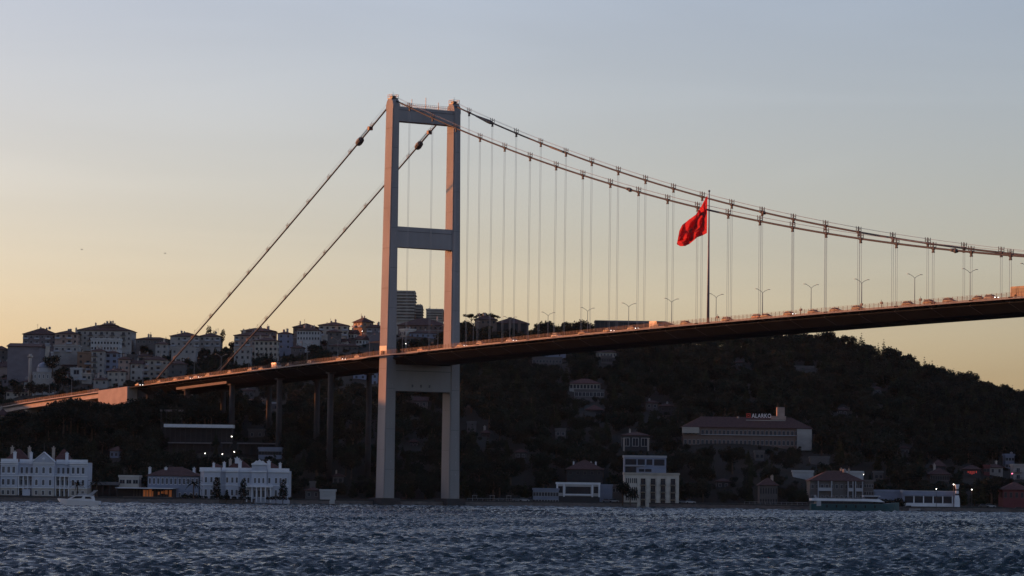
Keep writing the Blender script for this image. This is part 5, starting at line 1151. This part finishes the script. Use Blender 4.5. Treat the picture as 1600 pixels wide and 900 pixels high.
# ---------------------------------------------------------------- trees
def leaves(pts, size, rnd, aspect=.7):
    n = len(pts); v = np.zeros((n*4, 3)); a = rnd.normal(size=(n, 3)); a /= np.linalg.norm(a, axis=1)[:, None]; b = rnd.normal(size=(n, 3)); b -= (b*a).sum(1)[:, None]*a; b /= np.linalg.norm(b, axis=1)[:, None]
    s = size*(.6+.8*rnd.random(n))[:, None]; a = a*s; b = b*s*aspect
    v[0::4] = pts-a-b*.4; v[1::4] = pts+b; v[2::4] = pts+a+b*.3; v[3::4] = pts-b; return v
def crown(name, blobs, n, size, mt, seed):
    rnd = np.random.default_rng(seed); tot = sum(b[3]**2 for b in blobs); P = []
    for x, y, z, r, sz in blobs:
        k = int(n*r*r/tot); d = rnd.normal(size=(k, 3)); d /= np.linalg.norm(d, axis=1)[:, None]
        rr = r*(.55+.5*rnd.random(k))*(1+.18*np.sin(d[:, 0]*5+seed)*np.sin(d[:, 2]*6))
        q = d*rr[:, None]; q[:, 2] *= sz; P.append(q+np.array([x, y, z]))
    P = np.concatenate(P); V = leaves(P, size, rnd); me = bpy.data.meshes.new(name); f = [(i*4, i*4+1, i*4+2, i*4+3) for i in range(len(P))]
    me.from_pydata(V.tolist(), [], f); me.materials.append(mt); return me
def trunk(h, r, seed, limbs=4, fork=.55):
    rnd = random.Random(seed); o = MB(); o.tube([(0, 0, -1.5), (.1*h*.3, 0, h*.5), (0, .05*h, h)], [r, r*.75, r*.35], 7)
    for k in range(limbs): a = k*6.28/limbs+rnd.random(); z = h*(fork+.1*rnd.random()); o.tube([(0, 0, z), (math.cos(a)*h*.2, math.sin(a)*h*.2, z+h*.22), (math.cos(a)*h*.34, math.sin(a)*h*.34, z+h*.34)], [r*.45, r*.3, r*.12], 5)
    return o.mesh('trunk', [wood])
def broad(seed, mt, n=900, H=10, W=5):
    rnd = random.Random(seed); bl = [(0, 0, H*.62, W*.72, .8)]
    for k in range(9): a = rnd.random()*6.28; rr = W*rnd.uniform(.35, .68); bl.append((math.cos(a)*rr, math.sin(a)*rr, H*rnd.uniform(.45, .85), W*rnd.uniform(.28, .46), .8))
    return crown('crown', bl, n, .42, mt, seed), trunk(H*.7, .38, seed)
T_broad = [broad(1, leaf_a), broad(2, leaf_b), broad(3, leaf_c), broad(4, leaf_b, 900, 12, 4.6), broad(5, leaf_a, 900, 9, 5.6)]
def umb(seed):
    rnd = random.Random(seed); bl = [(rnd.uniform(-3.2, 3.2), rnd.uniform(-3.2, 3.2), 10.5+rnd.uniform(-.5, .9), rnd.uniform(1.4, 2.1), .45) for k in range(9)]
    return crown('crown', bl, 800, .35, leaf_p, seed), trunk(10, .35, seed, 5, .68)
T_umb = [umb(11), umb(12)]
def con(seed, H=13, W=2.8):
    bl = [(0, 0, H*(.18+.8*k/8), W*(1-k/8.6), .55) for k in range(9)]; return crown('crown', bl, 700, .34, leaf_p, seed), trunk(H*.9, .25, seed, 0)
T_con = [con(21), con(22, 11, 2.2)]
def cyp(seed, H=13, W=1.25):
    bl = [(0, 0, H*(.1+.86*k/9), W*(math.sin(.5+2.4*k/9))*1.05+.1, 1.3) for k in range(10)]; return crown('crown', bl, 650, .27, leaf_b, seed), trunk(H*.8, .2, seed, 0)
T_cyp = [cyp(31), cyp(32, 10, 1.5)]
T_pop = [(crown('crown', [(0, 0, 8, 2.1, 1.7), (.6, 0, 11, 1.6, 1.4), (-.5, .3, 5.5, 1.5, 1.3)], 700, .32, leaf_c, 41), trunk(9, .3, 41, 2, .4))]
T_top = [(crown('crown', [(0, 0, 1.8, 1.5, .9), (0, 0, 3.2, 1.35, .9), (0, 0, 4.6, 1.05, .9), (0, 0, 5.8, .65, .9)], 700, .22, leaf_b, 51), trunk(3, .14, 51, 0))]
T_bush = [(crown('crown', [(0, 0, .7, 1.0, .8), (1.1, .2, .6, .8, .8), (-1.0, -.1, .6, .85, .8)], 260, .2, leaf_b, 61), trunk(.7, .1, 61, 0))]
pf = MB()
for k in range(15):
    a = k*2.4; el = .9-.09*k; pp = []
    for j in range(6): r = j*.62; pp.append(Vector((math.cos(a)*r, math.sin(a)*r, 5.2+math.sin(el)*r*1.0-.16*r*r)))
    sd_ = Vector((-math.sin(a), math.cos(a), 0))
    for j in range(5): w0, w1 = .34*(1-j/6), .34*(1-(j+1)/6.2); pf.face([pp[j]-sd_*w0-Vector((0, 0, .12)), pp[j], pp[j+1], pp[j+1]-sd_*w1-Vector((0, 0, .12))]); pf.face([pp[j], pp[j]+sd_*w0-Vector((0, 0, .12)), pp[j+1]+sd_*w1-Vector((0, 0, .12)), pp[j+1]])
pt_ = MB(); pt_.tube([(0, 0, -.5), (.1, 0, 2.6), (0, 0, 5.3)], [.3, .2, .24], 8)
T_palm = [(pf.mesh('crown', [leaf_b]), pt_.mesh('trunk', [wood]))]
def tree(kind, name, label, X, Y, s=1, cat='tree', group=None, z=None, rz=None, sz=1, parts=True):
    z = gh(X, Y) if z is None else z
    t = thing(name, label, cat, (X, Y, z), random.random()*6.28 if rz is None else rz, group); t.scale = (s, s, s*sz)
    c, tk = random.choice(kind); put('crown', c, t); put('trunk', tk, t); return t
def blocked(X, Y, h, r):
    z = gh(X, Y); px, py = proj((X, Y, z+h)); rp = r*F/Y*.8
    for a, b, yb, Yb in VIS:
        if px+rp > a and px-rp < b and Yb > Y-1 and py < yb-1.5: return True
    for a, b, yb, Yb in VIS:                        # never inside a building footprint
        if px+rp*.6 > a and px-rp*.6 < b and 0 <= Y-Yb < 16: return True
    return False
# single trees one can name
def skytree(kind, name, label, px, ytop, Y, h0, s=None, sz=1, **k):
    P = at(px, ytop, Y); g0 = gh(P[0], Y); hh = P[2]-g0; s = s or hh/h0; zz = P[2]-h0*s*sz
    return tree(kind, name, label, P[0], Y, s, z=zz, sz=sz, **k)
skytree(T_pop, 'poplar_tree', 'taller leaning poplar on the skyline between the two backstays', 327, 508, 1846, 13.5, .95)
skytree(T_pop, 'poplar_tree', 'small poplar between the two taller ones on the skyline', 336, 516, 1846, 13.5, .6)
skytree(T_pop, 'poplar_tree', 'right-hand poplar on the skyline left of the far backstay', 347.5, 514, 1846, 13.5, .85)
skytree(T_umb, 'stone_pine', 'flat-topped stone pine on the skyline just right of the far tower leg', 737, 491, 1850, 11.8, .9)
skytree(T_umb, 'stone_pine', 'second stone pine on the skyline behind the dark villa roof', 757, 489, 1862, 11.8, .9)
skytree(T_umb, 'stone_pine', 'third stone pine on the skyline right of the dark villa roof', 774, 492, 1862, 11.8, .8)
skytree(T_broad, 'oak_tree', 'big domed tree on the skyline beside a lamp post right of the two chimneys', 853, 496, 1850, 11, 1.15)
skytree(T_broad, 'oak_tree', 'lower shoulder tree left of the big domed skyline tree', 843, 504, 1846, 11, .8)
skytree(T_broad, 'oak_tree', 'lower shoulder tree right of the big domed skyline tree', 866, 507, 1846, 11, .8)
skytree(T_cyp, 'cypress_tree', 'single short cypress on the skyline right of the domed tree', 886, 501, 1850, 13.5, .55)
skytree(T_broad, 'oak_tree', 'bushy skyline tree between the cypress and the long flat hall', 909, 501, 1850, 11, .85)
skytree(T_broad, 'oak_tree', 'right of two bushy skyline trees left of the long flat hall', 921, 501, 1855, 11, .85)
for i, (px, yt, kk) in enumerate(((1258, 515, T_umb), (1278, 514.5, T_umb), (1301, 524, T_cyp), (1320, 520, T_broad), (1330, 521, T_broad), (1308, 523, T_broad), (1406, 549, T_umb), (1424, 558, T_broad), (1451, 568, T_broad), (1462, 571, T_broad), (1470, 572, T_broad), (1481, 575, T_con), (1504, 582, T_broad), (1519, 587, T_con), (1533, 594, T_broad), (1540, 593, T_con), (1552, 595, T_con), (1567, 595, T_con), (1569, 597, T_broad), (1579, 604, T_con))):
    nm = {id(T_umb): 'stone_pine', id(T_cyp): 'cypress_tree', id(T_broad): 'oak_tree', id(T_con): 'conifer_tree'}[id(kk)]
    w = {'stone_pine': 'flat-topped stone pine', 'cypress_tree': 'small cypress', 'oak_tree': 'rounded tree', 'conifer_tree': 'pointed conifer'}[nm]
    skytree(kk, nm, '%s on the right hill skyline, %s of twenty going down rightward' % (w, (ORD+['seventeenth', 'eighteenth', 'nineteenth', 'twentieth'])[i]), px, yt, 1848, {'stone_pine': 11.8, 'cypress_tree': 13.5, 'oak_tree': 11, 'conifer_tree': 13.6}[nm], {'stone_pine': .75, 'cypress_tree': .5, 'oak_tree': .8, 'conifer_tree': .62}[nm])
for i, (px, yt) in enumerate(((404, 546), (411, 542), (417, 546), (424, 541), (431, 548))):
    skytree(T_cyp, 'cypress_tree', '%s cypress from the left in the row before the beige block' % ORD[i], px, yt, 1700, 13.5, None if False else .9, rz=0)
P = at(82, 552, 1640); tree(T_broad, 'oak_tree', 'single round dark tree right of the mosque dome', P[0], 1640, 1.1, z=P[2]-11.5)
for px, lab in ((128, 'dark rounded palm at the right corner of the first palace'), (158, 'palm with spread fronds on the boat terrace beside the first palace'), (309, 'palm with wide fronds at the left corner of the second palace')):
    tree(T_palm, 'palm_tree', lab, (px-800)/F*1206, 1204, 1.15 if px > 130 else 1.0, z=1.7, cat='palm')
for px, s, lab in ((338, 1.05, 'left conical topiary tree before the second palace'), (380, 1.0, 'middle conical topiary tree left of the portico of the second palace'), (442, 1.0, 'right conical topiary tree before the second palace'), (354, .45, 'smallest conical shrub between the left and middle topiary trees')):
    P = at(px, 780, 1207); tree(T_top, 'topiary_tree', lab, P[0], 1207, s*1.25, z=1.7)
for i in range(16):
    px = 288+i*11; P = at(px, 780, 1205); 
    if 392 < px < 418: continue
    tree(T_bush, 'shrub', 'low round dark shrub on the lawn before the second palace', P[0], 1205.5+random.random(), .8+.4*random.random(), 'shrub', 'low shrubs along the second palace front', z=1.6)
for i in range(14):
    px = 1352+i*4.5; P = at(px, 780, 1302); tree(T_bush, 'shrub', 'dark shrub in front of the long pale wall left of the ferry pavilion', P[0], 1304+random.random(), 1.6+.8*random.random(), 'shrub', 'shrubs before the pale wall', z=1.6)
for px, s, lab in ((1003-30, 1.0, 'dark leafy tree at the left foot of the tall cream block'), (985, .9, 'second dark leafy tree hiding the lower left windows of the tall cream block')):
    P = at(px, 780, 1296); tree(T_broad, 'oak_tree', lab, P[0], 1298, s*.78, z=1.6)
for i, (px, yt) in enumerate(((46, 596), (55, 597), (66, 596), (77, 597), (86, 594), (92, 586), (100, 583), (107, 588), (30, 598), (90, 574), (97, 570), (22, 588))):
    skytree(T_broad, 'oak_tree', '%s of twelve dark trees clustered round the small mosque' % ORD[i], px, yt, 1600-3*i if yt > 590 else 1640, 11, .75)
# trees standing in front of the viaduct and the deck end
rt2 = random.Random(5)
for px in range(-4, 330, 11):
    yt = float(np.interp(px, [0, 50, 75, 105, 125, 150, 180, 204, 215, 240, 262, 290, 330], [644, 636, 628, 614, 614, 620, 622, 620, 609, 612, 611, 610, 608]))+rt2.uniform(-1, 5)
    skytree(T_broad, 'broadleaf_tree', 'dark tree in the row screening the foot of the viaduct and anchorage block', px, yt, 1415+rt2.uniform(-8, 8) if px < 250 else 1378, 11, rt2.uniform(1.1, 1.4), group='trees screening the viaduct foot')
    skytree(T_broad, 'broadleaf_tree', 'dark tree in the row screening the foot of the viaduct and anchorage block', px+5, yt+16, 1398+rt2.uniform(-8, 8) if px < 250 else 1365, 11, rt2.uniform(1.1, 1.4), group='trees screening the viaduct foot')
# forest over the slope
pts = []
px_ = lambda X, Y: 800+X/Y*F
y = 1195.
while y < 1872:
    x = -.185*y
    while x < .182*y:
        X = x+random.uniform(-4, 4); Y = y+random.uniform(-4, 4); x += 9.2
        if Y < ashore(X)+9: continue
        p_ = px_(X, Y)
        if p_ < 610 and Y > 1500:
            g0 = gh(X, Y); pyy = proj((X, Y, g0))[1]
            keep = .3
            if 195 < p_ < 300 and Y > 1560: keep = .85
            if 290 < p_ < 372 and Y > 1500: keep = .95
            if 395 < p_ < 460 and Y < 1740: keep = .9
            if 445 < p_ < 520 and Y < 1790: keep = .8
            if p_ < 200: keep = .3
            if random.random() > keep: continue
        s = random.uniform(.7, 1.15)
        if p_ < 610 and Y > 1500: s *= .75
        if blocked(X, Y, 10.5*s, 4.5*s):
            for q_ in (.65, .4, .25, 0):
                if q_ and not blocked(X, Y, 10.5*s*q_, 4.5*s*q_): break
            if not q_: continue
            s *= q_
        q_ = B(0, 0)                                   # keep clear of the tower legs
        if min((Vector((X, Y, 0))-B(0, -15)).length, (Vector((X, Y, 0))-B(0, 15)).length) < 8: continue
        # keep below the deck where the side span passes
        d_ = np.array([X, Y]); sb = (d_-np.array([B(0, 0).x, B(0, 0).y]))@ES; lb_ = (d_-np.array([B(0, 0).x, B(0, 0).y]))@EY
        if -420 < sb < 40 and abs(lb_) < 22:
            s = min(s, (zd(sb)-5.5-gh(X, Y))/11)
            if s < .3: continue
        pts.append((X, Y, s))
    y += 7.6
pts.sort(key=lambda q: q[1]/q[2])
near_, rest = pts[:290], pts[290:]
for i, (X, Y, s) in enumerate(near_):
    if i % 13 == 5: tree(T_con, 'conifer_tree', 'dark pointed conifer among the broadleaf woods low on the slope', X, Y, s*.95, group='conifers low on the wooded slope'); continue
    if i % 17 == 3: tree(T_cyp, 'cypress_tree', 'slim cypress among the broadleaf woods low on the slope', X, Y, s*1.0, group='cypresses low on the wooded slope'); continue
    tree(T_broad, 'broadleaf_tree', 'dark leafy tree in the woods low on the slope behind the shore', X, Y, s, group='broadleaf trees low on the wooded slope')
# the remaining wood: one object, instanced points
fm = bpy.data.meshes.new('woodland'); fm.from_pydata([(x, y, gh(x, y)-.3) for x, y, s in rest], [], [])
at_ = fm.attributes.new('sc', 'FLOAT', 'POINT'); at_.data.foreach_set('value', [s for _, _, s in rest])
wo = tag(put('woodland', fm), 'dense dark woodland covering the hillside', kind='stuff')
protos = []
for ch in C.objects:
    if ch.name.startswith('crown') and ch.data in [c for c, _ in T_broad+T_con] and ch.data not in [q.data for q in protos]: protos.append(ch)
gn = bpy.data.node_groups.new('wood', 'GeometryNodeTree'); gn.interface.new_socket('Geometry', in_out='INPUT', socket_type='NodeSocketGeometry'); gn.interface.new_socket('Geometry', in_out='OUTPUT', socket_type='NodeSocketGeometry')
gi = gn.nodes.new('NodeGroupInput'); go_ = gn.nodes.new('NodeGroupOutput'); ip = gn.nodes.new('GeometryNodeInstanceOnPoints'); g2i = gn.nodes.new('GeometryNodeGeometryToInstance')
for pr in protos:
    oi = gn.nodes.new('GeometryNodeObjectInfo'); oi.inputs['Object'].default_value = pr; oi.inputs['As Instance'].default_value = True; oi.transform_space = 'ORIGINAL'; gn.links.new(oi.outputs['Geometry'], g2i.inputs[0])
gn.links.new(gi.outputs[0], ip.inputs['Points']); gn.links.new(g2i.outputs[0], ip.inputs['Instance']); ip.inputs['Pick Instance'].default_value = True
ri = gn.nodes.new('FunctionNodeRandomValue'); ri.data_type = 'INT'; ri.inputs[4].default_value = 0; ri.inputs[5].default_value = len(protos)-1; gn.links.new(ri.outputs[2], ip.inputs['Instance Index'])
rr_ = gn.nodes.new('FunctionNodeRandomValue'); rr_.data_type = 'FLOAT'; rr_.inputs[2].default_value = 0; rr_.inputs[3].default_value = 6.28; cx = gn.nodes.new('ShaderNodeCombineXYZ'); gn.links.new(rr_.outputs[1], cx.inputs[2]); gn.links.new(cx.outputs[0], ip.inputs['Rotation'])
na = gn.nodes.new('GeometryNodeInputNamedAttribute'); na.data_type = 'FLOAT'; na.inputs[0].default_value = 'sc'; gn.links.new(na.outputs[0], ip.inputs['Scale'])
gn.links.new(ip.outputs[0], go_.inputs[0]); md = wo.modifiers.new('wood', 'NODES'); md.node_group = gn
print('woodland', len(rest), 'protos', len(protos), 'objects', len(bpy.data.objects))

# ---------------------------------------------------------------- evening haze over the strait
hz = MB(); hz.box(-2200, 2200, -60, 3600, -5, 420)
hm = bpy.data.materials.new('evening haze'); hm.use_nodes = True; hn = hm.node_tree; hn.nodes.clear(); ho = hn.nodes.new('ShaderNodeOutputMaterial'); pv = hn.nodes.new('ShaderNodeVolumePrincipled')
pv.inputs['Density'].default_value = 5e-6; pv.inputs['Color'].default_value = (.7, .82, 1, 1); pv.inputs['Anisotropy'].default_value = 0.2; hn.links.new(pv.outputs[0], ho.inputs['Volume'])
tag(hz.build('haze', hm), 'thin evening haze over the strait', kind='stuff')
